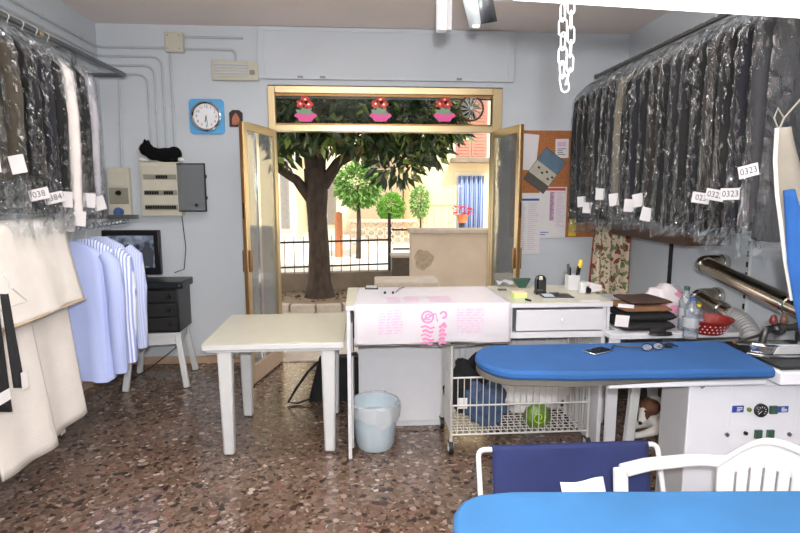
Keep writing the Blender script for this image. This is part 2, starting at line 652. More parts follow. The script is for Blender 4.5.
def struct(name, mb, m, parent=None, **k):
    o = obj(name, mb, m, parent, **k)
    if parent is None:
        o['kind'] = 'structure'
    return o


def sempty(name, loc=(0, 0, 0)):
    o = bpy.data.objects.new(name, None)
    o.empty_display_size = 0.05
    COL.objects.link(o)
    o.location = loc
    o['kind'] = 'structure'
    return o


def textmb(txt, size, origin, right, up, depth=0.0008):
    """lettering as mesh: origin is the centre of the text, right/up span its plane"""
    cu = bpy.data.curves.new('t', 'FONT')
    cu.body = txt
    cu.size = size
    cu.align_x = 'CENTER'
    cu.align_y = 'CENTER'
    cu.resolution_u = 2
    o = bpy.data.objects.new('t', cu)
    COL.objects.link(o)
    dg = bpy.context.evaluated_depsgraph_get()
    me = bpy.data.meshes.new_from_object(o.evaluated_get(dg))
    right = Vector(right).normalized()
    up = Vector(up).normalized()
    nrm = right.cross(up)
    mb = MB()
    org = Vector(origin)
    mb.add([org + right * v.co.x + up * v.co.y + nrm * depth for v in me.vertices], [tuple(p.vertices) for p in me.polygons])
    bpy.data.objects.remove(o)
    bpy.data.meshes.remove(me)
    return mb


def quad(mb, c, right, up, wd, ht, off=0.0, th=0.0008):
    """thin slab centred at c in the plane right/up"""
    right = Vector(right).normalized()
    up = Vector(up).normalized()
    n = right.cross(up)
    c = Vector(c) + n * off
    p = [c - right * wd / 2 - up * ht / 2, c + right * wd / 2 - up * ht / 2, c + right * wd / 2 + up * ht / 2, c - right * wd / 2 + up * ht / 2]
    mb.extr(p, n * th)
    return mb


def arc(c, r, a0, a1, n, plane='XZ'):
    out = []
    for k in range(n + 1):
        a = a0 + (a1 - a0) * k / n
        u, v = r * math.cos(a), r * math.sin(a)
        c_ = Vector(c)
        out.append(c_ + (Vector((u, 0, v)) if plane == 'XZ' else Vector((u, v, 0)) if plane == 'XY' else Vector((0, u, v))))
    return out


def fillet(pts, r, n=5):
    """polyline with its inner corners rounded"""
    pts = [Vector(p) for p in pts]
    out = [pts[0]]
    for i in range(1, len(pts) - 1):
        a = (pts[i - 1] - pts[i])
        b = (pts[i + 1] - pts[i])
        rr = min(r, a.length * 0.45, b.length * 0.45)
        p0 = pts[i] + a.normalized() * rr
        p1 = pts[i] + b.normalized() * rr
        for k in range(n + 1):
            t = k / n
            out.append((1 - t) ** 2 * p0 + 2 * t * (1 - t) * pts[i] + t * t * p1)
    out.append(pts[-1])
    return out

# ------------------------------------------------------------------ the room
XL, XR, YB, YF, ZC = -2.30, 2.55, 5.25, -3.0, 3.10
TH = 0.30
DX0, DX1, DZ = -0.83, 1.345, 2.60
struct('floor', MB().box(XL - .1, XR + .1, YF - .1, YB + TH, -0.1, 0), M['floor'], smooth=False)
struct('ceiling', MB().box(XL - .1, XR + .1, YF - .1, YB + TH, ZC, ZC + .15), M['ceil'], smooth=False)
b = MB().box(XL - .1, DX0, YB, YB + TH, 0, ZC).box(DX1, XR + .1, YB, YB + TH, 0, ZC).box(DX0, DX1, YB, YB + TH, DZ, ZC)
struct('wall_back', b, M['wall'], smooth=False)
struct('wall_left', MB().box(XL - .1, XL, YF, YB, 0, ZC), M['wall'], smooth=False)
struct('wall_right', MB().box(XR, XR + .1, YF, YB, 0, ZC), M['wall'], smooth=False)
struct('wall_front', MB().box(XL - .1, XR + .1, YF - .1, YF, 0, ZC), M['wall'], smooth=False)
struct('baseboard_back', MB().box(XL, DX0, YB - .012, YB, 0, .075).box(DX1, XR, YB - .012, YB, 0, .075), M['tanbase'], bevel=.003)
struct('baseboard_left', MB().box(XL, XL + .012, YF, YB - .013, 0, .075), M['tanbase'], bevel=.003)
struct('baseboard_right', MB().box(XR - .012, XR, YF, YB - .013, 0, .075), M['tanbase'], bevel=.003)
# the roller shutter casing above the door: a flat panel with a raised border
t = MB().box(-0.895, 1.44, YB - .035, YB, 2.645, 3.095)
pa = struct('trim_1', t, M['wall'], bevel=.004)
e = MB()
for a in ((-0.895, 1.44, 2.645, 2.68), (-0.895, 1.44, 3.06, 3.095), (-0.895, -0.84, 2.68, 3.06), (1.385, 1.44, 2.68, 3.06)):
    e.box(a[0], a[1], YB - .043, YB - .035, a[2], a[3])
obj('border', e, M['wall'], pa, bevel=.003)
e = MB()
for x in (-0.55, -0.35, 0.9):
    e.box(x, x + .05, YB - .05, YB - .043, 2.655, 2.672)
obj('latch', e, M['railsteel'], pa)
# wall uprights for shelves on the right wall
for y, z0, z1, nm in ((4.31, 0.55, 1.95, 'M'), (3.40, 0.55, 1.75, 'S')):
    m_ = M['rubber'] if nm == 'M' else M['whitepl']
    u = solo('shelf_upright', MB().box(XR - .02, XR - .001, y - .016, y + .016, z0, z1), m_, 'narrow dark upright strip on right wall under the brown shelf' if nm == 'M' else 'slotted white shelf upright on right wall behind the upper steel pipe', 'shelf upright', bevel=.002)
    k = z0 + .04
    while k < z1 - .04:
        obj('slot', MB().box(XR - .024, XR - .019, y - .008, y + .008, k, k + .035), M['rubber'], u, smooth=False)
        k += .07

# door frame with the transom window
fr = sempty('door_1', (0.26, YB, 0))
f = MB()
f.box(DX0 + .005, -0.762, YB - .03, YB + .06, 0, DZ - .012).box(1.248, DX1 - .005, YB - .03, YB + .06, 0, DZ - .012)
f.box(-0.762, 1.248, YB - .03, YB + .06, 2.525, DZ - .012).box(-0.762, 1.248, YB - .035, YB + .06, 2.185, 2.245)
obj('frame', f, M['gold'], fr, bevel=.004)
f = MB()
f.box(-0.762, 1.248, YB - .012, YB + .03, 2.505, 2.5245).box(-0.762, 1.248, YB - .012, YB + .03, 2.2455, 2.26)
obj('glazing_bead', f, M['golddark'], fr)
obj('transom_pane', MB().box(-0.762, 1.248, YB + .008, YB + .014, 2.2605, 2.5045), M['glass'], fr, smooth=False)
obj('threshold', MB().box(-0.762, 1.248, YB - .03, YB + TH, 0.0, .012), M['stone'], fr, smooth=False)
obj('roller_guide', MB().box(DX0, -0.79, YB + .07, YB + .14, 0, DZ - .01).box(1.30, DX1, YB + .07, YB + .14, 0, DZ - .01), M['golddark'], fr, smooth=False)
obj('shutter_slat', MB().box(-0.79, 1.30, YB + .09, YB + .12, 2.50, 2.59), M['railsteel'], fr, smooth=False)


def leaf(name, hinge, free, side):
    h, q = Vector((hinge[0], hinge[1], 0)), Vector((free[0], free[1], 0))
    d = (q - h).normalized()
    L = (q - h).length
    r = sempty(name, h)
    n = Vector((-d.y, d.x, 0))

    def bx(mb, a0, a1, z0, z1, t=.02, off=0.0):
        p = [h + d * a0 - n * (t - off), h + d * a1 - n * (t - off), h + d * a1 + n * (t + off), h + d * a0 + n * (t + off)]
        mb.extr([Vector((k.x, k.y, z0)) for k in p], (0, 0, z1 - z0))
        return mb
    s_ = MB()
    bx(s_, 0, .05, .015, 2.19)
    bx(s_, L - .058, L, .015, 2.19)
    bx(s_, .05, L - .058, 2.13, 2.19)
    obj('stile', s_, M['gold'], r, bevel=.003)
    obj('bottom_rail', bx(MB(), .05, L - .058, .015, .17), M['tanbase'], r, bevel=.003)
    obj('edge_strip', bx(MB(), L, L + .008, .015, 2.19, .012), M['golddark'], r)
    obj('pane', bx(MB(), .05, L - .058, .17, 2.13, .003), M['doorglass'], r, smooth=False)
    hd = bx(MB(), L - .05, L - .015, .98, 1.16, .008, .03)
    bx(hd, L - .05, L - .015, .98, 1.16, .008, -.03)
    obj('push_handle', hd, M['golddark'], r, bevel=.004)
    if side < 0:
        obj('inner_strip', bx(MB(), L * .55, L * .62, .17, 2.13, .012), M['chrome'], r)
    lk = MB()
    bx(lk, L - .008, L + .012, 1.42, 1.55, .006)
    obj('lock_plate', lk, M['blackpl'], r)
    return r


leaf('door_2', (-0.775, 5.205), (-0.935, 4.55), -1)
leaf('door_3', (1.268, 5.205), (1.345, 4.58), 1)

# rest of the shop's building, unseen; upper block added to shade the yard
struct('wall_upper_shade', MB().box(-8, 9, YF - .1, YB + TH, ZC + .16, 5.7), M['creamwall'], smooth=False)
struct('wall_street_side', MB().box(-8, XL - .11, YB, YB + TH, 0, ZC + .15).box(XR + .11, 9, YB, YB + TH, 0, ZC + .15), M['creamwall'], smooth=False)

# ------------------------------------------------------------------ outside the door
struct('ground', MB().box(-14, 16, YB + TH, 11.0, -0.08, -0.02), M['yard'], smooth=False)
struct('street', MB().box(-25, 30, 11.0, 45, -0.12, -0.03), M['street'], smooth=False)


def leafcloud(fn, count, size, asp=0.42, seed=1, curl=0.18, droop=0.3):
    """count folded leaves; fn(rng) gives position and outward direction"""
    g = random.Random(seed)
    mb = MB()
    vs, fs = mb.v, mb.f
    for _ in range(count):
        p, outd = fn(g)
        d = (outd + Vector((g.uniform(-.8, .8), g.uniform(-.8, .8), g.uniform(-.7, .5) - droop))).normalized()
        sd = d.cross(Vector((g.uniform(-1, 1), g.uniform(-1, 1), g.uniform(.2, 1)))).normalized()
        nn = sd.cross(d)
        L = size * g.uniform(.7, 1.25)
        wd = L * asp * .5
        o = len(vs)
        vs.extend([p, p + d * L * .45 + sd * wd + nn * wd * curl, p + d * L * .5 - nn * wd * .2, p + d * L * .45 - sd * wd + nn * wd * curl, p + d * L])
        fs.extend([(o, o + 1, o + 2), (o, o + 2, o + 3), (o + 1, o + 4, o + 2), (o + 2, o + 4, o + 3)])
    return mb


def blob(cs):
    def fn(g):
        c, r = g.choices(cs, weights=[k[1][0] * k[1][1] * k[1][2] for k in cs])[0]
        while True:
            q = Vector((g.uniform(-1, 1), g.uniform(-1, 1), g.uniform(-1, 1)))
            if 0.25 < q.length < 1:
                break
        q = q * (0.65 + 0.35 * g.random()) / max(q.length, .6)
        return Vector(c) + Vector((q.x * r[0], q.y * r[1], q.z * r[2])), q.normalized()
    return fn


# the magnolia
TB = Vector((-0.62, 8.3, 0.02))
tr = thing('magnolia_tree', 'dark leafy magnolia tree with thick mottled trunk in front of the shop door', 'tree', TB)
tk = MB()
tp = [TB + Vector(k) for k in ((0, 0, -.05), (0, 0, .25), (.0, .02, .8), (-.02, .02, 1.25), (-.02, 0, 1.6), (-.04, 0, 1.95))]
tk.tube(tp, [.26, .175, .15, .145, .17, .16], 14)
obj('trunk', tk, M['bark'], tr, ang=60)
for pts, rr in (
    ([(-.04, 0, 1.75), (-.1, -.1, 2.2), (-.25, -.2, 2.8), (-.3, -.2, 3.5)], [.12, .095, .08, .05]),
    ([(.0, 0, 1.75), (.05, 0, 2.2), (.12, .1, 2.8), (.2, .2, 3.6)], [.12, .09, .075, .05]),
    ([(.08, 0, 1.7), (.3, -.05, 2.02), (.75, -.1, 2.35), (1.2, -.15, 2.55), (1.7, -.2, 3.0)], [.10, .08, .068, .055, .03]),
    ([(-.1, 0, 1.5), (-.3, -.1, 1.78), (-.6, -.2, 1.98), (-1.2, -.3, 2.3)], [.09, .07, .055, .03]),
    ([(.3, -.05, 2.02), (.62, -.3, 2.15), (.95, -.45, 2.2)], [.06, .045, .02]),
):
    obj('branch', MB().tube([TB + Vector(k) for k in pts], rr, 9), M['bark'], tr, ang=60)
cs = [((TB.x + x, TB.y + y, z), r) for x, y, z, r in (
    (-.9, -.2, 2.75, (.9, .9, .75)), (-.1, -.5, 2.95, (.9, .9, .65)), (.7, -.2, 2.85, (.9, .9, .75)), (1.35, -.2, 2.75, (.75, .9, .65)),
    (1.75, 0, 3.05, (.55, .8, .5)), (-.4, .6, 3.3, (1.5, .9, .8)), (1.0, .7, 3.3, (1.2, .9, .7)), (0, 0, 3.9, (1.8, 1.5, .7)), (-1.2, -.3, 2.25, (.4, .5, .3)), (1.5, -.2, 2.25, (.4, .5, .3)), (.75, -.6, 2.4, (.35, .4, .2)), (1.15, -.5, 2.05, (.38, .4, .36)), (-1.3, -.3, 2.0, (.32, .4, .32)), (-.55, -.7, 2.25, (.4, .4, .35)), (1.75, -.2, 2.6, (.45, .5, .35)), (.1, -.9, 2.45, (.7, .3, .25)))]
obj('foliage', leafcloud(blob(cs), 7600, .22, seed=3), M['leaf'], tr, smooth=False, merge=False)
obj('young_foliage', leafcloud(blob(cs), 2600, .21, seed=4), M['leaflight'], tr, smooth=False, merge=False)
obj('dry_foliage', leafcloud(blob(cs), 700, .2, seed=5), M['leafbrown'], tr, smooth=False, merge=False)

# planting bed: soil and two curved kerb stones
cx, cy, cr = TB.x, TB.y + .35, 1.05
so = MB().lathe([(0.0, .05), (.6, .05), (cr - .02, .02), (cr - .02, -.03)], (cx, cy, 0), 40)
ob = tag(obj('soil_bed', so, M['soil'], loc=(cx, cy, 0)), 'round bed of pale soil at the foot of the magnolia', 'flower bed')
for k in range(10):
    a0 = PI + PI * k / 10 + .012
    a1 = PI + PI * (k + 1) / 10 - .012
    mb = MB()
    mb.lathe([(cr, -.03), (cr, .07), (cr + .03, .085), (cr + .11, .085), (cr + .13, .07), (cr + .13, -.03)], (cx, cy, 0), 5, a0=a0, a1=a1)
    solo('kerb_stone', mb, M['stone'], 'curved pale kerb stone edging the bed under the magnolia', 'kerb stone', 'kerb stones around the tree bed')
lf = leafcloud(lambda g: (Vector((cx + g.uniform(-.8, .8), cy + g.uniform(-.85, .3), .06)), Vector((g.uniform(-1, 1), g.uniform(-1, 1), 0))), 90, .12, seed=8, droop=0)
tag(obj('fallen_leaves', lf, M['leafbrown'], loc=(cx, cy, 0.06), smooth=False), 'fallen dry leaves scattered over the soil bed', 'leaves')['kind'] = 'stuff'

# low curb wall and iron railing behind the tree
A, B_ = Vector((-1.75, 8.75, 0)), Vector((0.5, 9.05, 0))
dv = (B_ - A).normalized()
nv = Vector((-dv.y, dv.x, 0))
lw = MB().extr([A - nv * .1, B_ - nv * .1, B_ + nv * .1, A + nv * .1], (0, 0, .33))
struct('garden_wall', lw, M['lowwall'], smooth=False)
rl = thing('iron_railing', 'thin dark iron railing on the low concrete wall behind the tree', 'railing', (A + B_) / 2 + Vector((0, 0, .33)))
Lr = (B_ - A).length
obj('rail', MB().bar(A + Vector((0, 0, .82)), B_ + Vector((0, 0, .84)), .035, .03).bar(A + Vector((0, 0, .42)), B_ + Vector((0, 0, .44)), .03, .025), M['iron'], rl)
k = .1
while k < Lr - .12:
    p = A + dv * k
    obj('baluster', MB().bar(p + Vector((0, 0, .33)), p + Vector((0, 0, .92)), .011), M['iron'], rl, smooth=False)
    k += .15
obj('post', MB().bar(B_ - dv * .02 + Vector((0, 0, .33)), B_ - dv * .02 + Vector((0, 0, 1.28)), .05), M['iron'], rl, smooth=False)
g2 = thing('iron_gate', 'dark iron gate with wide gaps between the railing post and the plastered wall', 'gate', (1.4, 9.1, 0))
gm = MB()
for z in (.35, .68, 1.0):
    gm.bar((.54, 9.1, z), (2.6, 9.1, z), .03)
obj('rail', gm, M['iron'], g2, smooth=False)
for x in (.9, 1.35, 1.8, 2.2, 2.58):
    obj('upright', MB().bar((x, 9.1, -.02), (x, 9.1, 1.0), .03), M['iron'], g2, smooth=False)

# plastered gate wall with cap
pw = thing('plastered_wall', 'beige plastered wall block with pale cap stone and a soot stain outside the door', 'wall block', (1.24, 7.65, -.02))
obj('block', MB().box(.70, 1.78, 7.5, 7.8, -.02, 1.06), M['pillar'], pw, bevel=.01)
obj('cap_stone', MB().box(.67, 1.82, 7.46, 7.84, 1.06, 1.115), M['stone'], pw, bevel=.008)
st = MB()
pts = []
for k in range(26):
    a = 2 * PI * k / 26
    r_ = 1 + .10 * math.sin(3 * a + 1) + .06 * math.sin(7 * a)
    pts.append(Vector((.87 + .13 * r_ * math.cos(a), 7.4985, .70 + .14 * r_ * math.sin(a))))
st.extr(pts, (0, .0012, 0))
obj('soot_stain', st, M['stain'], pw, smooth=False)

# stone bench
bn = thing('stone_bench', 'rough pale stone slab bench outside in front of the plastered wall', 'bench', (.55, 6.55, -.02))
obj('slab', MB().box(.17, .93, 6.35, 6.8, .46, .585), M['stone'], bn, bevel=.02)
for x in (.28, .72):
    obj('leg', MB().box(x, x + .12, 6.42, 6.74, -.02, .46), M['stone'], bn, bevel=.01)
cb = thing('planter_box', 'dark grey box behind the stone bench at the gate', 'box', (.65, 8.7, -.02))
M['darkbox'] = mat('dark_grey_concrete', '#544c43', .9, var=.15)
obj('body', MB().box(.50, .80, 8.55, 8.9, -.02, .60), M['darkbox'], cb, bevel=.01)
obj('lid', MB().box(.48, .83, 8.53, 8.92, .60, .635), M['stone'], cb, bevel=.006)


# houses across the street
def windowpart(parent, x0, x1, z0, z1, y, shut, leafs=2):
    f_ = obj('window_frame', MB().box(x0 - .08, x1 + .08, y - .05, y, z0 - .08, z1 + .08), M['creamwall'], parent, smooth=False)
    n = leafs
    s_ = MB()
    wd = (x1 - x0) / n
    for k in range(n):
        a = x0 + k * wd
        s_.box(a + .01, a + wd - .01, y - .09, y - .05, z0, z1)
        q = z0 + .08
        while q < z1 - .08:
            s_.box(a + .07, a + wd - .07, y - .105, y - .09, q, q + .035)
            q += .09
    obj('shutter', s_, shut, f_, smooth=False)


h1 = thing('yellow_house', 'sunlit yellow house with faded red shutters and a blue striped door curtain', 'house', (5.5, 20, 0))
HY = 16.0
obj('wall', MB().box(1.75, 9.5, HY, 24, -.05, 7.5), M['yellowwall'], h1, smooth=False)
q0, q1 = W(455, 160, Y=HY), W(487, 128, Y=HY)
windowpart(h1, q0.x, q1.x, q0.z + .1, q1.z + 1.1, HY, M['shutpink'])
ql = W(450, 164, Y=HY)
qr = W(492, 157, Y=HY)
obj('ledge', MB().box(ql.x, qr.x, HY - .5, HY, ql.z + .02, ql.z + .16), M['lowwall'], h1, bevel=.02)
c0, c1 = W(457, 232, Y=HY), W(483, 176, Y=HY)
obj('door_frame', MB().box(c0.x - .1, c1.x + .1, HY - .04, HY, .0, c1.z + .1), M['creamwall'], h1, smooth=False)


def curt(u, v):
    return Vector((c0.x + (c1.x - c0.x) * u, HY - .12 + .05 * math.sin(u * 34), .02 + (c1.z - .02) * v))


obj('door_curtain', MB().grid(curt, 60, 2), M['curtblue'], h1, solid=.01)
gx0, gx1, gz1 = W(435, 200, Y=15.6).x, W(500, 200, Y=15.6).x, W(440, 186, Y=15.6).z
gt = thing('garden_fence', 'thin pale wire fence in front of the yellow house', 'fence', ((gx0 + gx1) / 2, 15.6, 0))
fm = MB()
for z in (.3, gz1 * .55, gz1):
    fm.bar((gx0, 15.6, z), (gx1 - 1.1, 15.6, z), .025)
x = gx0
while x < gx1 - 1.1:
    fm.bar((x, 15.6, -.03), (x, 15.6, gz1), .018)
    x += .22
obj('mesh_panel', fm, M['greywall'], gt, smooth=False)
pt = W(450, 206, Y=15.2)
fp = thing('flower_pot', 'terracotta pot of red flowers beside the blue door curtain', 'flower pot', (pt.x + .35, 15.2, 0))
obj('stand', MB().cyl((pt.x + .35, 15.2, -.03), (pt.x + .35, 15.2, .75), .06), M['iron'], fp)
obj('pot', MB().lathe([(0, .75), (.11, .75), (.17, .98), (.15, .98), (.10, .8), (0, .8)], (pt.x + .35, 15.2, 0)), M['terracotta'], fp)
obj('flowers', leafcloud(blob([((pt.x + .35, 15.2, 1.08), (.24, .2, .13))]), 70, .12, seed=12), M['redflower'], fp, smooth=False)

h2 = thing('cream_house', 'pale cream house behind the garden fence and the small tree', 'house', (.2, 26, 0))
obj('wall', MB().box(-1.5, 1.7, 22, 28, -.05, 8), M['creamwall'], h2, smooth=False)
windowpart(h2, .2, 1.2, 2.5, 4.2, 22, M['shutgrey'])
windowpart(h2, -1.3, -.92, .3, 2.4, 22, M['shutgrey'], 1)
h3 = thing('grey_house', 'cream house with tall grey shutters beyond the tree on the left', 'house', (-4.5, 21, 0))
obj('wall', MB().box(-8, -2.15, 19, 25, -.05, 8), M['creamwall'], h3, smooth=False)
windowpart(h3, -2.68, -2.36, .35, 2.75, 19, M['shutgrey'], 1)
windowpart(h3, -4.6, -3.8, .35, 2.75, 19, M['shutgrey'])
windowpart(h3, -3.6, -2.8, 4.0, 5.8, 19, M['shutpink'])
h4 = thing('white_house', 'white far house closing the lane behind the parked car', 'house', (-2, 34, 0))
obj('wall', MB().box(-9, 6, 33, 38, -.05, 10), M['greywall'], h4, smooth=False)
windowpart(h4, -3.4, -2.6, 3.5, 5.5, 33, M['shutgrey'])

# ornate pink fence wall
fw = thing('ornate_garden_wall', 'low pinkish garden wall with lattice openings across the street', 'garden wall', (1.0, 15.2, 0))
fx0, fx1 = W(349, 220, Y=15.0).x, W(417, 220, Y=15.0).x
zt, zb = W(380, 220, Y=15).z, W(380, 244, Y=15).z
obj('coping', MB().box(fx0, fx1, 14.9, 15.1, zt - .06, zt + .02), M['pinkwall'], fw, smooth=False)
obj('base', MB().box(fx0, fx1, 14.9, 15.1, -.04, zb), M['creamwall'], fw, smooth=False)
lm = MB()
x = fx0
i = 0
while x < fx1 - .1:
    for j in range(3):
        zz = zb + (zt - .06 - zb) * (j + .5) / 3
        lm.tube([Vector((x + .12 + .1 * math.cos(a), 15, zz + .1 * math.sin(a))) for a in [2 * PI * q / 10 for q in range(10)]], .022, 5, closed=True)
    x += .24
obj('lattice', lm, M['pinkwall'], fw, smooth=False)
tcx = W(351, 280, Y=13)
solo('bollard', MB().lathe([(0, -.04), (.10, -.04), (.10, 1.0), (.09, 1.08), (0, 1.12)], (W(339, 250, Y=14).x, 14, 0), 14), M['terracotta'], 'terracotta coloured post at the street edge right of the trunk', 'post')


def smalltree(name, label, c, base, r, count, ls, m, seed, trunk=.05):
    t_ = thing(name, label, 'tree' if 'tree' in name else 'shrub', (c[0], c[1], base))
    obj('stem', MB().tube([(c[0], c[1], base - .03), (c[0] + .02, c[1], (base + c[2]) / 2), (c[0], c[1], c[2])], [trunk, trunk * .8, trunk * .5], 7), M['bark'], t_)
    obj('foliage', leafcloud(blob([(c, r)]), count, ls, seed=seed, asp=.55), m, t_, smooth=False, merge=False)


p = W(358, 195, Y=13.6)
smalltree('garden_tree', 'small light green tree across the street right of the magnolia trunk', (p.x, p.y, p.z + .22), -.03, (.55, .45, .52), 1500, .13, M['treegreen'], 21, .07)
p = W(391, 207, Y=15.8)
smalltree('round_shrub', 'clipped round bright green bush behind the ornate garden wall', (p.x, p.y, p.z), -.03, (.40, .40, .42), 2600, .07, M['bushgreen'], 22)
p = W(420, 202, Y=15.7)
smalltree('potted_shrub', 'pale green pointed shrub against the yellow house left of the door curtain', (p.x, p.y, p.z), -.03, (.26, .26, .45), 800, .1, M['shrubgreen'], 23, .03)

# the parked car far down the lane
cp = W(316, 222, Y=26)
cr_ = thing('parked_car', 'silver car parked far down the lane left of the magnolia trunk', 'car', (cp.x - .3, 27.5, -.03))
bx_ = cp.x - .3
prof = [(-.85, .3), (-.88, .62), (-.8, .9), (-.62, 1.35), (-.5, 1.42), (.5, 1.42), (.62, 1.35), (.8, .9), (.88, .62), (.85, .3)]
body = MB().extr([Vector((bx_ + a, 26, z)) for a, z in prof], (0, 3.9, 0))
obj('body', body, M['carpaint'], cr_, bevel=.08)
obj('rear_window', MB().extr([Vector((bx_ + a, 25.985, z)) for a, z in ((-.68, .98), (.68, .98), (.52, 1.33), (-.52, 1.33))], (0, .02, 0)), M['darkglass'], cr_, smooth=False)
for sx in (-1, 1):
    obj('tail_light', MB().box(bx_ + sx * .72 - .1, bx_ + sx * .72 + .1, 25.95, 26, .66, .82), M['redmetal'], cr_, bevel=.01)
    for yy in (26.7, 29.0):
        obj('wheel', MB().cyl((bx_ + sx * .72 - .1, yy, .28), (bx_ + sx * .72 + .1, yy, .28), .31, n=18), M['rubber'], cr_)
obj('bumper', MB().box(bx_ - .86, bx_ + .86, 25.9, 26.05, .32, .5), M['rubber'], cr_, bevel=.03)

# ------------------------------------------------------------------ things on the back wall, left of the door
YW = YB - .001
ck = W(206.5, 116.5, Y=5.22)
cl = thing('wall_clock', 'square sky blue wall clock with silver rim and white face', 'clock', (ck.x, YW, ck.z - .155))
bk = MB()
pl = []
for sx, sz in ((1, 1), (-1, 1), (-1, -1), (1, -1)):
    a0 = math.atan2(sz, sx) - PI / 4
    for k in range(6):
        a = a0 + PI / 2 * k / 5
        pl.append(Vector((ck.x + sx * .12 + .035 * math.cos(a), YW, ck.z + sz * .12 + .035 * math.sin(a))))
bk.extr(pl, (0, -.025, 0))
obj('backing', bk, M['clockblue'], cl, bevel=.005)
rim = MB().lathe([(.112, 0), (.131, -.012), (.134, -.03), (.122, -.036), (.112, -.028)], (ck.x, YW - .025, ck.z), 40, axis='Y')
obj('rim', rim, M['chrome'], cl)
fc = obj('face', MB().lathe([(0, -.012), (.114, -.012), (.114, 0), (0, 0)], (ck.x, YW - .025, ck.z), 36, axis='Y'), M['clockface'], cl)
for n_ in range(12):
    a = PI / 2 - 2 * PI * (n_ + 1) / 12
    obj('numeral', textmb(str(n_ + 1), .034, (ck.x + .086 * math.cos(a), YW - .0375, ck.z + .086 * math.sin(a)), (1, 0, 0), (0, 0, 1)), M['ink'], fc, smooth=False)
obj('hour_hand', MB().bar((ck.x, YW - .040, ck.z + .01), (ck.x - .012, YW - .040, ck.z - .05), .007, .002), M['ink'], cl, smooth=False)
obj('minute_hand', MB().bar((ck.x, YW - .0425, ck.z + .012), (ck.x + .008, YW - .0425, ck.z - .078), .005, .0016), M['ink'], cl, smooth=False)

pq = W(236, 118.5, Y=5.24)
pg = thing('wall_plaque', 'small dark wooden icon plaque between the clock and the door', 'plaque', (pq.x, YW, pq.z - .08))
obj('board', MB().extr([Vector((pq.x + a, YW, pq.z + z)) for a, z in ((-.06, -.075), (.06, -.075), (.06, .05), (.045, .062), (.03, .075), (-.03, .075), (-.045, .062), (-.06, .05))], (0, -.015, 0)), M['plaque'], pg, bevel=.003)
obj('figure', MB().extr([Vector((pq.x + a, YW - .015, pq.z + z)) for a, z in ((-.035, -.055), (.035, -.055), (.033, .0), (.018, .03), (.0, .05), (-.018, .03), (-.033, .0))], (0, -.004, 0)), M['copper'], pg, bevel=.002)

e0, e1 = W(212, 80, Y=5.2), W(258, 61, Y=5.2)
em = thing('emergency_light', 'beige ribbed emergency light above the clock', 'emergency light', ((e0.x + e1.x) / 2, YW, e0.z))
obj('housing', MB().box(e0.x, e1.x, YW - .055, YW, e0.z, e1.z), M['beige'], em, bevel=.008)
dm = MB()
for k in range(5):
    z = e0.z + .03 + k * (e1.z - e0.z - .06) / 4.5
    dm.box(e0.x + .02, e1.x - .09, YW - .066, YW - .055, z, z + .017)
obj('diffuser', dm, M['whitepl'], em, bevel=.004)
obj('lamp_window', MB().box(e1.x - .075, e1.x - .03, YW - .063, YW - .055, e0.z + .05, e0.z + .09), M['beigedark'], em, bevel=.003)

j0, j1 = W(165, 52, Y=5.2), W(182.5, 32, Y=5.2)
jx, jz = (j0.x + j1.x) / 2, (j0.z + j1.z) / 2
jb = thing('junction_box', 'grey square junction box where the conduits meet under the ceiling', 'junction box', (jx, YW, j0.z))
obj('body', MB().box(j0.x, j1.x, YW - .05, YW, j0.z, j1.z), M['beige'], jb, bevel=.006)
obj('cover', MB().box(j0.x + .008, j1.x - .008, YW - .058, YW - .05, j0.z + .008, j1.z - .008), M['beige'], jb, bevel=.004)
for s in (-1, 1):
    for q in (-1, 1):
        obj('screw', MB().cyl((jx + s * .05, YW - .058, jz + q * .055), (jx + s * .05, YW - .061, jz + q * .055), .006, n=8), M['railsteel'], jb)

CR = .011


def conduit(pts, label, r=.09):
    o = solo('conduit', MB().tube(fillet(pts, r), CR, 8), M['conduit'], label, 'conduit', 'grey conduits on the walls')
    cm = []
    for i in range(len(pts) - 1):
        a, b_ = Vector(pts[i]), Vector(pts[i + 1])
        L = (b_ - a).length
        n = int(L / .55)
        for k in range(n):
            p = a.lerp(b_, (k + .5) / n)
            d = (b_ - a).normalized()
            c = MB().cyl(p - d * .012, p + d * .012, CR + .004, n=8)
            obj('clip', c, M['conduit'], o)
    return o


yw = YB - CR - .004
xw = XL + CR + .004
B = lambda px, py: (lambda p: (p.x, yw, p.z))(W(px, py, Y=yw))
ptop = W(160, 160, Y=yw).z
c_ = [
    (B(104, 47), B(164, 48), None, 'topmost conduit along left wall running into the junction box'),
    (B(104, 56), B(165, 57), 165, 'second conduit from the ceiling, bending down into the fuse box at its right'),
    (B(104, 65), B(158, 66), 157, 'third conduit from the ceiling, bending down behind the plush cat'),
    (B(104, 74), B(150, 75), 150, 'lowest of the bent conduits, dropping to the left edge of the fuse box'),
]
for i, (a, b2, px, lab) in enumerate(c_):
    pts = [(xw, -1.0, a[2]), (xw, yw, a[2])]
    if px is None:
        pts.append((j0.x - .002, yw, a[2]))
    else:
        q = W(px, 120, Y=yw)
        pts += [(q.x, yw, a[2]), (q.x, yw, 1.935)]
    conduit(pts, lab)
q = W(172.5, 100, Y=yw)
conduit([(q.x, yw, j0.z - .002), (q.x, yw, 1.935)], 'straight conduit dropping from the junction box to the fuse box')
a = B(183, 37)
conduit([(j1.x + .002, yw, a[2]), (B(243, 38)[0], yw, a[2])], 'upper short conduit running right from the junction box')
a = B(183, 49)
x2 = B(235, 49)[0]
conduit([(j1.x + .002, yw, a[2]), (x2, yw, a[2]), (x2, yw, e1.z + .002)], 'lower short conduit from the junction box bending down to the emergency light')
a = W(119, 78, Y=yw)
k1 = W(120, 167, Y=5.22)
conduit([(a.x, yw, 2.62), (k1.x + .01, yw, k1.z + .002)], 'thin vertical conduit above the small socket box on the left')

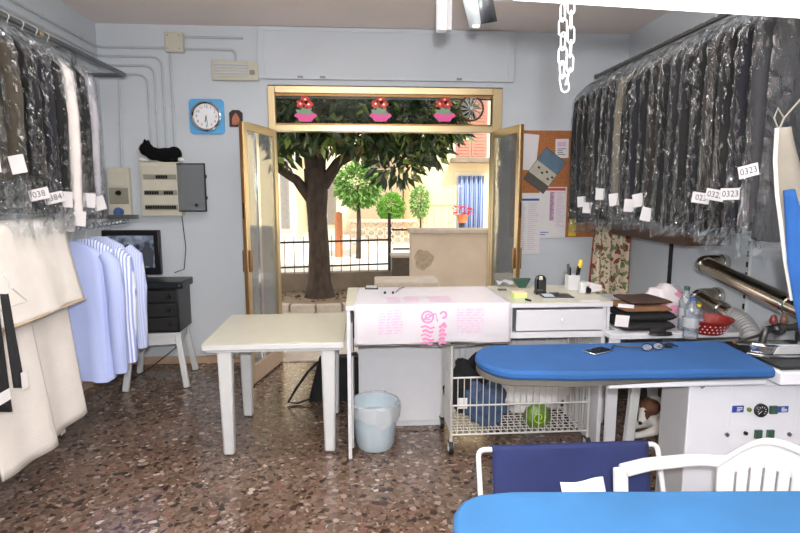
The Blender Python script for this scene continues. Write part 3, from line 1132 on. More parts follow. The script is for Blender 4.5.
# socket box
s0, s1 = W(111, 215, Y=5.22), W(129.5, 167.5, Y=5.22)
sb = thing('socket_box', 'small beige switch and socket box with a blue plug, left of the fuse box', 'socket box', ((s0.x + s1.x) / 2, YW, s0.z))
obj('body', MB().box(s0.x, s1.x, YW - .06, YW, s0.z, s1.z), M['beige'], sb, bevel=.006)
sx = (s0.x + s1.x) / 2
obj('cover_upper', MB().box(s0.x + .012, s1.x - .012, YW - .068, YW - .06, s0.z + .26, s1.z - .015), M['beige'], sb, bevel=.004)
obj('cover_lower', MB().box(s0.x + .012, s1.x - .012, YW - .068, YW - .06, s0.z + .1, s0.z + .245), M['beigedark'], sb, bevel=.004)
obj('knob', MB().cyl((sx, YW - .068, s0.z + .2), (sx, YW - .095, s0.z + .2), .024, .018), M['blackpl'], sb)
obj('plug', MB().lathe([(0, 0), (.036, 0), (.042, -.04), (.03, -.075), (0, -.08)], (sx + .0, YW - .06, s0.z + .03), 16, axis='Y'), M['bluegrip'], sb)

# fuse box with smoked door swung open
p0, p1 = W(144.5, 216, Y=5.2), W(181, 158, Y=5.2)
pb = thing('fuse_box', 'beige wall fuse box with three rows of breakers and its smoked door open', 'fuse box', ((p0.x + p1.x) / 2, YW, p0.z))
PD = .10
fz1 = 1.90
obj('body', MB().box(p0.x, p1.x, YW - PD, YW, p0.z, fz1), M['beige'], pb, bevel=.006)
obj('front_frame', MB().box(p0.x + .02, p1.x - .012, YW - PD - .012, YW - PD, p0.z + .055, fz1 - .03), M['beige'], pb, bevel=.004)
for k, (zz, n_) in enumerate(((fz1 - .13, 5), (fz1 - .27, 12), (fz1 - .40, 13))):
    r_ = obj('breaker_row', MB().box(p0.x + .035, p1.x - .03, YW - PD - .016, YW - PD - .012, zz - .025, zz + .02), M['beigedark'], pb, smooth=False)
    wd = (p1.x - p0.x - .08) / 13
    st = 5 if n_ == 5 else 0
    for q in range(n_):
        if n_ == 12 and q in (6, 7):
            continue
        x = p0.x + .04 + (q + st) * wd
        obj('breaker', MB().box(x, x + wd * .8, YW - PD - .022, YW - PD - .016, zz - .018, zz + .012), M['blackpl'], r_, smooth=False)
d0, d1 = W(178, 212, Y=5.08), W(203, 163, Y=5.08)
dr = MB().box(p1.x - .02, d1.x, YW - PD - .028, YW - PD - .018, d0.z + .01, d1.z - .01)
dd = obj('smoked_door', dr, M['smoke'], pb, bevel=.003)
de = MB().box(p1.x - .02, d1.x, YW - PD - .032, YW - PD - .016, d1.z - .012, d1.z).box(p1.x - .02, d1.x, YW - PD - .032, YW - PD - .016, d0.z, d0.z + .012).box(d1.x - .008, d1.x + .004, YW - PD - .032, YW - PD - .016, d0.z, d1.z)
obj('door_rim', de, M['rubber'], dd, bevel=.002)
for z in (d0.z + .11, d0.z + .30):
    obj('door_catch', MB().box(d1.x - .004, d1.x + .014, YW - PD - .034, YW - PD - .014, z, z + .03), M['blackpl'], dd, bevel=.003)
obj('door_knob', MB().cyl(((p1.x + d1.x) / 2 + .03, YW - PD - .045, d0.z + .06), ((p1.x + d1.x) / 2 + .03, YW - PD - .028, d0.z + .06), .014), M['blackpl'], dd)
wz = d0.z
wp = [(p1.x - .02, YW - .05, p0.z), (p1.x - .005, YW - .03, p0.z - .3), (p1.x - .03, YW - .035, .92), (p1.x - .08, YW - .15, .905)]
solo('antenna_wire', MB().tube(wp, .004, 6), M['rubber'], 'thin dark wire hanging from the fuse box down to the black box', 'wire')

# plush cat lying on the fuse box
cb_ = Vector(((p0.x + p1.x) / 2 - .0, YW - .052, fz1))
ct = thing('plush_cat', 'black and white plush cat lying on top of the fuse box', 'plush toy', cb_)
ca = MB()
ca.ball(cb_ + Vector((.05, 0, .065)), .135, .055, .065).ball(cb_ + Vector((.12, 0, .07)), .07, .055, .072).ball(cb_ + Vector((-.06, 0, .075)), .075, .05, .06)
ca.ball(cb_ + Vector((-.12, -.005, .115)), .066, .056, .06)
for s in (-1, 1):
    ca.tube([cb_ + Vector((-.115, s * .032 - .005, .15)), cb_ + Vector((-.115, s * .04 - .005, .205))], [.03, .008], 8)
ca.tube([cb_ + Vector((.15, 0, .06)), cb_ + Vector((.17, -.02, .03)), cb_ + Vector((.15, -.045, .014)), cb_ + Vector((.08, -.05, .013))], [.018, .017, .014, .008], 8)
obj('body', ca, M['plush'], ct, remesh=.008)
for x, y in ((-.155, -.03), (-.14, .025), (.185, -.03)):
    obj('paw', MB().ball(cb_ + Vector((x, y, .022)), .032, .02, .021), M['whiteplush'], ct)
obj('muzzle', MB().ball(cb_ + Vector((-.172, -.012, .1)), .02, .025, .02), M['whiteplush'], ct)
for s in (-1, 1):
    obj('eye', MB().ball(cb_ + Vector((-.172, s * .022 - .01, .13)), .009), M['yellow'], ct)

# ------------------------------------------------------------------ garment makers


def shell(c, hw, hd, z0, z1, neck, folds, amp, seed, lean=0.0, slope=.13, flare=1.0, nu=36, nv=16):
    """a hanging coat body: width along X, thickness along Y; c = (x, y)"""
    g = random.Random(seed)
    ph = [g.uniform(0, 6.3) for _ in range(4)]
    H = z1 - z0

    def fn(u, v):
        th = 2 * PI * u
        z = z1 - H * v
        d = z1 - z
        sh = min(1.0, d / slope)
        wd = neck + (hw - neck) * math.sqrt(max(0, sh)) if d < slope else hw * (1 + (flare - 1) * ((d - slope) / max(.01, H - slope)))
        dp = hd * (.35 + .65 * min(1, d / (slope * 1.6)))
        cs_, sn = math.cos(th), math.sin(th)
        k = abs(cs_) ** .55 * (1 if cs_ >= 0 else -1)
        l = abs(sn) ** .8 * (1 if sn >= 0 else -1)
        f = amp * min(1, v * 2.2) * (math.sin(folds * th + ph[0] + 1.2 * v) + .5 * math.sin(2.3 * folds * th + ph[1] - 2 * v))
        wob = amp * .8 * math.sin(9 * v + ph[2]) * v
        return Vector((c[0] + k * wd + cs_ * f * .4 + lean * d, c[1] + l * dp + sn * f + wob * .4, z + .01 * math.sin(3 * th + ph[3]) * v))
    return MB().grid(fn, nu, nv, closeu=True)


def capped(mb, nu, nv):
    n = nu
    mb.f.append(tuple(range(n)))
    mb.f.append(tuple(reversed(range(nv * n, nv * n + n))))
    return mb


def garment(name, label, cat, group, x, y, rail_z, z_sh, z_hem, hw, hd, m, seed, side=1, bag=True, bag_z=None, sleeves=True, tag_txt=None, tag_z=None, lean=0, bagmat=None, tagcol=None, notags=False, tag_px=None):
    t_ = thing(name, label, cat, (x, y, rail_z), group)
    g = random.Random(seed * 13 + 1)
    obj('body', capped(shell((x, y), hw * .80, hd, z_hem, z_sh, .05, 5, hd * .22, seed, lean), 36, 16), m, t_, ang=70)
    if sleeves:
        for s in (-1, 1):
            zz = z_hem + g.uniform(.02, .14)
            pts = [(x + s * hw * .72, y, z_sh - .075), (x + s * hw * .9, y, z_sh - .13), (x + s * hw * .97, y + g.uniform(-.01, .01), z_sh - .35), (x + s * hw * .96 + lean * .4, y + g.uniform(-.015, .015), (z_sh + zz) / 2 - .1), (x + s * hw * .93 + lean * .6, y + g.uniform(-.02, .02), zz)]
            rr = [hd * .6, hd * .95, hd * .95, hd * .9, hd * .8]
            obj('sleeve', MB().tube(pts, rr, 10), m, t_, ang=70)
    # wire hanger: hook over the rail and shoulders
    hk = [Vector((x + .02, y, rail_z - .03))] + [Vector((x + .022 * math.cos(a), y, rail_z + .022 * math.sin(a))) for a in [k * PI / 6 for k in range(0, 7)]]
    hk = [Vector((x, y, z_sh - .01)), Vector((x, y, rail_z - .06))] + [Vector((x + .021 * math.cos(a), y, rail_z + .021 * math.sin(a))) for a in [-.9 + k * (PI + .9) / 8 for k in range(9)]]
    obj('hanger_hook', MB().tube(hk, .0028, 6), M['zinc'], t_)
    if bag:
        bz = bag_z if bag_z is not None else z_hem - g.uniform(.02, .12)
        mb = shell((x, y), hw + .025, hd + .014, bz, z_sh + .07, .03, 7, .010, seed + 500, lean, slope=.19, nu=46, nv=38)
        rg = random.Random(seed + 9)
        for p in mb.v:
            p.x += rg.uniform(-.007, .007)
            p.y += rg.uniform(-.008, .008)
            p.z += rg.uniform(-.008, .008)
        obj('plastic_cover', mb, bagmat or M['bag'], t_, smooth=False)
    if tag_txt is not None and not notags:
        tz = tag_z if tag_z is not None else z_hem + .05
        tx = x + side * (hw + .02) if side > 0 else x - hw - .03
        ty = y - hd - .02
        if tag_px:
            q_ = W(tag_px[0], tag_px[1], Y=ty)
            tx, tz = x - hw - .045, q_.z
        a = g.uniform(-.2, .25)
        rt, up = Vector((math.cos(a), 0, math.sin(a))), Vector((-math.sin(a), 0, math.cos(a)))
        tg = obj('paper_tag', quad(MB(), (tx, ty, tz), rt, up, .098 if tag_txt else .07, .056 if tag_txt else .085), tagcol or M['paper'], t_, smooth=False)
        if tag_txt:
            obj('lettering', textmb(tag_txt, .043, Vector((tx, ty, tz)) + rt.cross(up) * .0006, rt, up, .001), M['ink'], tg, smooth=False)
    return t_


ORD = ['first', 'second', 'third', 'fourth', 'fifth', 'sixth', 'seventh', 'eighth', 'ninth', 'tenth', 'eleventh', 'twelfth', 'thirteenth', 'fourteenth', 'fifteenth', 'sixteenth', 'seventeenth', 'eighteenth', 'nineteenth', 'twentieth', 'twenty-first', 'twenty-second', 'twenty-third', 'twenty-fourth']
G = {
    'black': mat('black_wool', '#0b0b0d', .9, var=.25, scale=20),
    'charcoal': mat('charcoal_wool', '#17181b', .9, var=.2, scale=20),
    'navy': mat('navy_wool', '#0e1019', .9, var=.25, scale=20),
    'darkbrown': mat('dark_brown_wool', '#1f1a16', .9, var=.2, scale=20),
    'taupe': mat('taupe_cotton', '#6c6457', .9, var=.12, scale=12),
    'olive': mat('olive_brown_loden', '#3d382e', .95, var=.15, scale=20, bump=.2, bscale=120),
    'olive2': mat('light_olive_loden', '#575040', .95, var=.15, scale=20, bump=.2, bscale=120),
    'greyquilt': mat('grey_padded_nylon', '#222327', .7, var=.15, scale=8, bump=.3, bscale=14),
    'whitecoat': mat('white_cotton', '#cfc6c2', .9, var=.05),
    'silver': mat('pale_grey_cotton', '#9c9aa0', .9, var=.08),
}

# ------------------------------------------------------------------ left side: upper rail and its clothes
LX, LZ = -1.86, 2.56
ul = thing('clothes_rail', 'grey steel upper clothes rail bracketed off the left wall', 'clothes rail', (XL, 3.0, LZ))
obj('rail', MB().tube(fillet([(LX, -.5, LZ), (LX, 4.72, LZ), (XL + .002, 4.72, LZ)], .04, 4), .017, 10), M['railsteel'], ul)
for y in (1.2, 3.9):
    obj('bracket', MB().bar((LX, y, LZ + .014), (XL + .005, y, LZ + .014), .03, .008).bar((LX, y, LZ + .01), (LX, y, LZ - .1), .03, .008), M['railsteel'], ul)
cl_ = W(64, 50, X=LX)
obj('rail_highlight', MB().cyl((LX, 3.5, LZ), (LX, 3.53, LZ), .021), M['gold'], ul)  # gold ring put in as a small yellowish highlight on the rail
LG = [
    (2.42, 'olive', 1.72, False, 'dark olive loden coat, nearest to the camera on the left rail', None, 'coat', .045),
    (2.62, 'olive2', 1.70, False, 'light olive loden coat second on the left rail with a white ticket', '', 'coat', .045),
    (2.80, 'olive', 1.70, True, 'olive brown coat third on the left rail, ahead of the black ones', '', 'coat', .042),
    (2.95, 'black', 1.56, True, 'black jacket in film, first black one on the left rail', '038', 'jacket', .04),
    (3.08, 'navy', 1.54, True, 'navy jacket in film between two black ones on the left rail', '0384', 'jacket', .04),
    (3.20, 'black', 1.53, True, 'black jacket in film just before the white one on left rail', '', 'jacket', .04),
    (3.33, 'whitecoat', 1.42, True, 'white cotton coat in film on the left rail', '', 'coat', .042),
    (3.46, 'black', 1.52, True, 'black jacket in film just behind the white coat on left rail', '', 'jacket', .04),
    (3.58, 'silver', 1.50, True, 'pale grey jacket in film, last on the left rail', '', 'jacket', .038),
]
for i, (y, mk, hem, bag, lab, tx, cat, hd) in enumerate(LG):
    garment('wrapped_' + cat if bag else 'loden_coat', lab, cat, 'clothes on the upper left rail', LX, y, LZ, 2.43, hem, .245, hd, G[mk], 40 + i, side=1, bag=bag, bag_z=1.42 if bag else None, tag_txt=tx, tag_z=hem + .07)

# ------------------------------------------------------------------ left side: lower rail, blanket, shirts
BX, BZ = -1.74, 1.42
lr = thing('clothes_rod', 'short chrome clothes rod below the upper left rail with a steel end bracket', 'clothes rod', (XL, 3.6, BZ))
obj('rod', MB().tube([(BX, 1.6, BZ), (BX, 4.28, BZ)], .014, 10), M['chrome'], lr)
nm = MB()
for k in range(14):
    y = 3.42 + .06 * k
    nm.cyl((BX, y, BZ), (BX, y + .012, BZ), .018, n=10)
obj('spacer_ring', nm, M['railsteel'], lr)
for y in (1.8, 4.24):
    obj('bracket', MB().box(XL + .002, BX + .09, y - .016, y + .016, BZ + .018, BZ + .05), M['railsteel'], lr, bevel=.003)
obj('bracket_post', MB().box(BX - .16, BX - .14, 4.22, 4.26, BZ + .05, BZ + .2), M['railsteel'], lr)

bt = thing('folded_blanket', 'large cream wool blanket folded over the lower left rail and hanging to the floor', 'blanket', (BX, 2.7, .2))


def drape(y0, y1, zt, zb0, zb1, xo, flare, th, seed, zfold=None):
    """cloth folded over the rod: room side hangs from zt to zb (zb0 near camera, zb1 far)"""
    g = random.Random(seed)
    ph = [g.uniform(0, 6) for _ in range(3)]

    def fn(u, v):
        y = y0 + (y1 - y0) * u
        zb = zb0 + (zb1 - zb0) * u
        if v < .25:                 # back side up
            q = v / .25
            x = BX - xo
            z = 1.0 + (zt - .05 - 1.0) * q
        elif v < .4:                # over the rod
            q = (v - .25) / .15
            a = PI - PI * q
            x = BX + xo * math.cos(a)
            z = zt - .05 + .05 * math.sin(a)
        else:
            q = (v - .4) / .6
            z = zt - .05 - (zt - .05 - zb) * q
            x = BX + xo + flare * q ** 1.2 + .012 * q * math.sin(9 * y + ph[0]) + .008 * q * math.sin(23 * y + ph[1])
        return Vector((x, y + .004 * math.sin(6 * v + ph[2]), z))
    return MB().grid(fn, 40, 40)


obj('upper_fold', drape(1.7, 3.24, 1.50, 1.03, 1.03, .075, .075, .006, 3), M['cream'], bt, solid=.008, ang=80)
obj('hem', MB().tube([Vector((BX + .158 + .012 * math.sin(9 * y + 2) * .4, y, 1.03)) for y in [1.7 + 1.54 * k / 30 for k in range(31)]], .006, 6), M['creamhem'], bt)
obj('near_panel', drape(2.42, 2.82, 1.47, .36, .34, .05, .10, .006, 4), M['cream'], bt, solid=.008, ang=80)
obj('far_panel', drape(2.79, 3.20, 1.46, .34, .36, .035, .085, .006, 5), M['cream'], bt, solid=.008, ang=80)
for y, z in ((2.93, .30), (3.04, .29)):
    tg = obj('paper_tag', MB().extr([Vector((BX + .06, y, z + .1)), Vector((BX + .06, y + .05, z + .1)), Vector((BX + .06, y + .055, z)), Vector((BX + .06, y + .005, z))], (.001, 0, 0)), M['paper'], bt, smooth=False)
    obj('print', MB().extr([Vector((BX + .0615, y + .012, z + .07)), Vector((BX + .0615, y + .038, z + .07)), Vector((BX + .0615, y + .04, z + .03)), Vector((BX + .0615, y + .014, z + .03))], (.0008, 0, 0)), M['ink'], tg, smooth=False)

# dark trousers on a wire hanger hooked over the blanket
tx, ty = BX + .135, 2.42
dt = thing('hung_trousers', 'dark narrow trousers on a white wire hanger in front of the cream blanket', 'trousers', (tx, ty, 1.2))
q = W(2, 285, X=tx)
hy = q.y
obj('wire_hanger', MB().tube([(tx + .03, hy - .13, 1.13), (tx + .03, hy + .12, 1.13), (tx + .03, hy + .02, 1.21), (tx + .03, hy - .13, 1.13)], .003, 6).tube([(tx + .03, hy + .0, 1.21), (tx + .03, hy, 1.25), (tx + .02, hy - .02, 1.27), (tx + .01, hy - .0, 1.285)], .003, 6), M['whitepl'], dt)


def strip(px0, px1, py0, px2, px3, py1, m, nm_, xo):
    a, b2, c, d = W(px0, py0, X=tx + xo), W(px1, py0, X=tx + xo), W(px3, py1, X=tx + xo + .03), W(px2, py1, X=tx + xo + .03)

    def fn(u, v):
        top = a.lerp(b2, u)
        bot = d.lerp(c, u)
        p = top.lerp(bot, v)
        p.x += .014 * math.sin(PI * u)
        return p
    obj(nm_, MB().grid(fn, 6, 12), m, dt, solid=.012)


strip(0, 6, 294, 14, 24, 388, G['charcoal'], 'trouser_leg', .035)
strip(-14, -4, 300, -6, 11, 412, G['black'], 'trouser_leg', .05)
q = W(25, 382, X=tx + .09)
obj('paper_tag', MB().box(q.x, q.x + .001, q.y - .025, q.y + .02, q.z - .03, q.z + .05), M['paper'], dt, smooth=False)
q = W(6, 397, X=tx + .1)
obj('paper_tag', MB().box(q.x, q.x + .001, q.y - .05, q.y + .03, q.z - .02, q.z + .03), M['paper'], dt, smooth=False)

sh = [cloth_stripes('shirt_blue', '#a2afdb', '#a9b5df', 30), cloth_stripes('shirt_striped', '#8f9ed0', '#dfe2f0', 17, sharp=.2), cloth_stripes('shirt_pale', '#a6b2da', '#c3cbe6', 24, sharp=.2)]
SHL = ['plain blue cotton shirt, nearest of the shirts on the chrome rod', 'blue and white striped shirt, middle one on the chrome rod', 'pale blue shirt, last on the chrome rod in front of the television']
for i, (y, hem) in enumerate(((3.53, .45), (3.71, .46), (3.89, .47))):
    garment('striped_shirt' if i else 'blue_shirt', SHL[i], 'shirt', 'shirts on the chrome rod', BX - .04, y, BZ, 1.335, hem, .25, .055, sh[i], 70 + i, bag=False, sleeves=True)

# ------------------------------------------------------------------ white stool with hi-fi, box and television
def stool(name, label, cx_, cy_, h, half, rot, splay, group=None, leg_w=.05):
    t_ = thing(name, label, 'stool', (cx_, cy_, 0), group)
    Rm = Matrix.Translation((cx_, cy_, 0)) @ Matrix.Rotation(rot, 4, 'Z')
    s_ = MB().box(-half, half, -half, half, h - .025, h, Rm)
    s_.box(-half + .012, half - .012, -half + .012, -half + .03, h - .10, h - .025, Rm).box(-half + .012, half - .012, half - .03, half - .012, h - .10, h - .025, Rm)
    s_.box(-half + .012, -half + .03, -half + .03, half - .03, h - .10, h - .025, Rm).box(half - .03, half - .012, -half + .03, half - .03, h - .10, h - .025, Rm)
    obj('seat', s_, M['whitepl'], t_, bevel=.008)
    for sx_ in (-1, 1):
        for sy_ in (-1, 1):
            a = Rm @ Vector((sx_ * (half - .03), sy_ * (half - .03), h - .03))
            b_ = Rm @ Vector((sx_ * (half - .02 + splay), sy_ * (half - .02 + splay), 0.004))
            lg = MB().bar(a, b_, leg_w, leg_w * .75, up=Rm.to_3x3() @ Vector((0, 1, 0)))
            obj('leg', lg, M['whitepl'], t_, bevel=.006)
    return t_


stool('plastic_stool', 'white plastic stool carrying the black hi-fi and television', -1.74, 4.78, .47, .21, R(8), .05)
hx0, hx1 = -1.95, -1.51
hf = thing('stereo_unit', 'black stereo cabinet with drawers on the white stool under the television', 'stereo', ((hx0 + hx1) / 2, 4.75, .471))
obj('case', MB().box(hx0, hx1, 4.60, 4.93, .471, .845), M['blackpl'], hf, bevel=.008)
for k, (z0, z1) in enumerate(((.49, .60), (.61, .72), (.73, .83))):
    fp_ = obj('front_panel', MB().box(hx0 + .015, hx1 - .015, 4.588, 4.60, z0, z1), M['rubber'], hf, bevel=.004)
    obj('knob', MB().cyl((hx1 - .07, 4.588, (z0 + z1) / 2), (hx1 - .07, 4.57, (z0 + z1) / 2), .018), M['blackpl'], fp_)
    obj('display', MB().box(hx0 + .05, hx0 + .2, 4.585, 4.588, (z0 + z1) / 2 - .015, (z0 + z1) / 2 + .02), M['darkglass'], fp_, smooth=False)
stb = thing('set_top_box', 'flat black set-top box lying on the stereo cabinet', 'set-top box', (-1.66, 4.72, .846))
obj('case', MB().box(-1.92, -1.46, 4.57, 4.86, .846, .905), M['blackpl'], stb, bevel=.006)
obj('front_panel', MB().box(-1.88, -1.50, 4.562, 4.57, .855, .895), M['darkglass'], stb, bevel=.002)
obj('button', MB().cyl((-1.485, 4.57, .875), (-1.485, 4.56, .875), .01), M['railsteel'], stb)
tv = thing('television', 'small black flat television showing two dark figures, on the set-top box', 'television', (-1.93, 4.80, .906))
tx0, tx1, tz0, tz1 = -2.17, -1.70, .935, 1.315
obj('stand', MB().box(-2.0, -1.84, 4.72, 4.86, .906, .922).box(-1.95, -1.89, 4.79, 4.81, .92, .95), M['blackpl'], tv, bevel=.004)
obj('bezel', MB().box(tx0, tx1, 4.78, 4.835, tz0, tz1), M['blackpl'], tv, bevel=.008)
scm = bpy.data.materials.new('tv_screen')
scm.use_nodes = True
t = scm.node_tree
pb_ = t.nodes['Principled BSDF']
pb_.inputs['Roughness'].default_value = .15
pb_.inputs['Base Color'].default_value = (0.01, 0.01, 0.012, 1)
n = t.nodes.new('ShaderNodeTexNoise')
n.inputs['Scale'].default_value = 16
n.inputs['Detail'].default_value = 6
tc = t.nodes.new('ShaderNodeTexCoord')
t.links.new(tc.outputs['Object'], n.inputs['Vector'])
r = t.nodes.new('ShaderNodeValToRGB')
r.color_ramp.elements[0].position = .35
r.color_ramp.elements[0].color = lin('#2a3550')
r.color_ramp.elements[1].position = .68
r.color_ramp.elements[1].color = lin('#b9c4d8')
t.links.new(n.outputs[0], r.inputs[0])
t.links.new(r.outputs[0], pb_.inputs['Emission Color'])
pb_.inputs['Emission Strength'].default_value = .55
scr = obj('screen', MB().box(tx0 + .045, tx1 - .045, 4.7785, 4.78, tz0 + .06, tz1 - .045), scm, tv, smooth=False)
for fx_, hgt in ((-1.96, .19), (-1.80, .21)):
    fg = MB()
    z0 = tz0 + .075
    out = [(-.035, 0), (.035, 0), (.05, .08), (.06, .13), (.03, .155), (.022, .17), (.024, .195), (0, .21), (-.024, .195), (-.022, .17), (-.03, .155), (-.06, .13), (-.05, .08)]
    fg.extr([Vector((fx_ + a, 4.7783, z0 + z * hgt / .21)) for a, z in out], (0, -.0006, 0))
    obj('figure_on_screen', fg, M['ink'], scr, smooth=False)
solo('power_cable', MB().tube([(-1.72, 4.95, .75), (-1.66, 5.12, .5), (-1.72, 5.1, .2), (-1.9, 5.0, .06), (-2.0, 4.6, .03), (-1.95, 4.35, .03)], .005, 6), M['rubber'], 'thin black cable looping behind the white stool to the floor', 'cable')

# ------------------------------------------------------------------ white table
TX0, TX1, TY0, TY1, TZ = -0.955, -0.105, 3.27, 4.07, 0.735
tb = thing('table', 'white plastic table with cream top left of the counter', 'table', ((TX0 + TX1) / 2, (TY0 + TY1) / 2, 0))
obj('tabletop', MB().box(TX0, TX1, TY0, TY1, TZ - .004, TZ), M['cream_top'], tb, bevel=.002)
obj('rim', MB().box(TX0, TX1, TY0, TY1, TZ - .042, TZ - .004), M['whitepl'], tb, bevel=.006)
ap = MB()
ap.box(TX0 + .02, TX1 - .02, TY0 + .03, TY0 + .045, TZ - .062, TZ - .042).box(TX0 + .02, TX1 - .02, TY1 - .045, TY1 - .03, TZ - .062, TZ - .042)
ap.box(TX0 + .02, TX0 + .035, TY0 + .045, TY1 - .045, TZ - .062, TZ - .042).box(TX1 - .035, TX1 - .02, TY0 + .045, TY1 - .045, TZ - .062, TZ - .042)
obj('apron', ap, M['whitepl'], tb, bevel=.003)
rb = MB()
x = TX0 + .1
while x < TX1 - .08:
    rb.box(x, x + .008, TY0 + .05, TY1 - .05, TZ - .06, TZ - .042)
    x += .045
o_ = obj('underside_ribs', rb, M['whitepl'], tb, smooth=False)
for sx_, x in ((1, TX0 + .12), (-1, TX1 - .10)):
    for y in (TY0 + .08, TY1 - .12):
        l_ = MB()
        top = [(-.045, -.04), (.045, -.04), (.045, .04), (-.045, .04)]
        bt_ = [(-.034, -.03), (.034, -.03), (.034, .03), (-.034, .03)]
        tv_ = [Vector((x + a, y + b2, TZ - .042)) for a, b2 in top] + [Vector((x + a, y + b2, 0.002)) for a, b2 in bt_]
        l_.add(tv_, [(0, 1, 2, 3), (7, 6, 5, 4)] + [(k, 4 + k, 4 + (k + 1) % 4, (k + 1) % 4) for k in range(4)])
        obj('leg', l_, M['whitepl'], tb, bevel=.014)

# ------------------------------------------------------------------ counter
CX0, CX1, CY0, CY1, CZ = -0.085, 1.54, 3.22, 3.80, 0.975
co = thing('counter', 'long white shop counter with cream worktop and a drawer at its right end', 'counter', ((CX0 + CX1) / 2, 3.5, 0))
obj('worktop', MB().box(CX0 - .005, CX1 + .005, CY0 - .01, CY1 + .01, CZ - .006, CZ), M['cream_top'], co, bevel=.002)
obj('worktop_edge', MB().box(CX0 - .005, CX1 + .005, CY0 - .01, CY1 + .01, CZ - .034, CZ - .006), M['white'], co, bevel=.003)
obj('side_panel', MB().box(CX0, CX0 + .022, CY0, CY1, 0.002, CZ - .034), M['white'], co, bevel=.002)
obj('side_panel', MB().box(CX1 - .045, CX1 - .02, CY0 + .02, CY1, 0.002, CZ - .034), M['white'], co, bevel=.002)
bs = obj('base_cabinet', MB().box(CX0 + .065, .585, 3.665, CY1, .04, CZ - .034), M['white'], co, bevel=.003)
obj('back_panel', MB().box(.586, CX1 - .046, CY1 - .022, CY1 - .002, .25, CZ - .034), M['white'], co, smooth=False)
obj('plinth', MB().box(CX0 + .065, .57, 3.68, CY1, .002, .04), M['white'], bs, smooth=False)
obj('gap_strip', MB().box(CX0 + .0225, CX0 + .034, CY0 + .05, CY1, 0.05, CZ - .12), M['greyside'], co, smooth=False)
obj('hinge', MB().box(CX0 + .034, CX0 + .06, CY0 + .05, CY0 + .075, CZ - .22, CZ - .06).box(CX0 + .022, CX0 + .06, CY0 + .05, CY0 + .07, CZ - .33, CZ - .31), M['blackpl'], co, smooth=False)
DXa = .925
cs_ = obj('drawer_case', MB().box(DXa - .012, CX1, CY0 + .014, CY1, CZ - .23, CZ - .19).box(DXa - .012, DXa, CY0 + .014, CY1, CZ - .19, CZ - .034).box(CX1 - .018, CX1, CY0 + .014, CY1, CZ - .19, CZ - .034).box(DXa, CX1 - .018, CY1 - .02, CY1, CZ - .19, CZ - .034), M['white'], co, bevel=.002)
dw = obj('drawer', MB().box(DXa + .022, CX1 - .05, CY0 + .004, CY0 + .022, CZ - .182, CZ - .05), M['white'], co, bevel=.003)
obj('drawer_box', MB().box(DXa + .03, CX1 - .06, CY0 + .022, CY1 - .06, CZ - .18, CZ - .06), M['greyside'], dw, smooth=False)
xk = (DXa + CX1) / 2
obj('knob', MB().lathe([(0, 0), (.008, 0), (.008, -.012), (.012, -.018), (.0, -.022)], (xk, CY0 + .004, CZ - .115), 12, axis='Y'), M['white'], dw)

# plastic sheet draped over the counter front, with pink lettering
SX0, SX1, SZ0 = CX0 + .045, .905, CZ - .245


def sheetpt(u, v, off=0.0):
    x = SX0 + (SX1 - SX0) * u
    if v < .45:
        q = v / .45
        return Vector((x + .03 * (1 - q) * (0.5 - u), CY1 - .02 - (CY1 - .02 - CY0 + .016) * q, CZ + .002 + off + .002 * math.sin(x * 23 + q * 8) ** 2))
    q = (v - .45) / .55
    return Vector((x, CY0 - .017 - off - .010 * math.sin(PI * q) * (1 + .4 * math.sin(x * 17)), CZ + .002 - (CZ - SZ0 + .008 * math.sin(9 * x)) * q))


ps = thing('plastic_sheet', 'white printed plastic sheet hanging over the left part of the counter front', 'plastic sheet', ((SX0 + SX1) / 2, CY0 - .02, SZ0))
obj('film', MB().grid(lambda u, v: sheetpt(u, v), 40, 40), M['sheet'], ps, solid=.0015, ang=60)
obj('dark_edge', MB().tube([Vector((SX0 + (SX1 - SX0) * k / 20, CY0 - .016, SZ0 - .004 + .006 * math.sin(9 * (SX0 + (SX1 - SX0) * k / 20)))) for k in range(21)], .005, 6), M['padgrey'], ps)


def onfront(x, z, off=.003):
    q = min(1, max(0, (CZ - z) / (CZ - SZ0)))
    return Vector((x, CY0 - .017 - off - .010 * math.sin(PI * q) * (1 + .4 * math.sin(x * 17)), z))


def stroke(pts, wd, mb):
    """flat painted stroke on the sheet front"""
    n = len(pts)
    vs = []
    for i, (x, z) in enumerate(pts):
        a = pts[max(0, i - 1)]
        b2 = pts[min(n - 1, i + 1)]
        d = Vector((b2[0] - a[0], b2[1] - a[1]))
        d = d.normalized() if d.length else Vector((1, 0))
        nx, nz = -d.y * wd / 2, d.x * wd / 2
        vs.append(onfront(x + nx, z + nz))
        vs.append(onfront(x - nx, z - nz))
    mb.add(vs, [(2 * i, 2 * i + 1, 2 * i + 3, 2 * i + 2) for i in range(n - 1)])


def circ(x, z, r, a0, a1, n=14):
    return [(x + r * math.cos(a0 + (a1 - a0) * k / n), z + r * math.sin(a0 + (a1 - a0) * k / n)) for k in range(n + 1)]


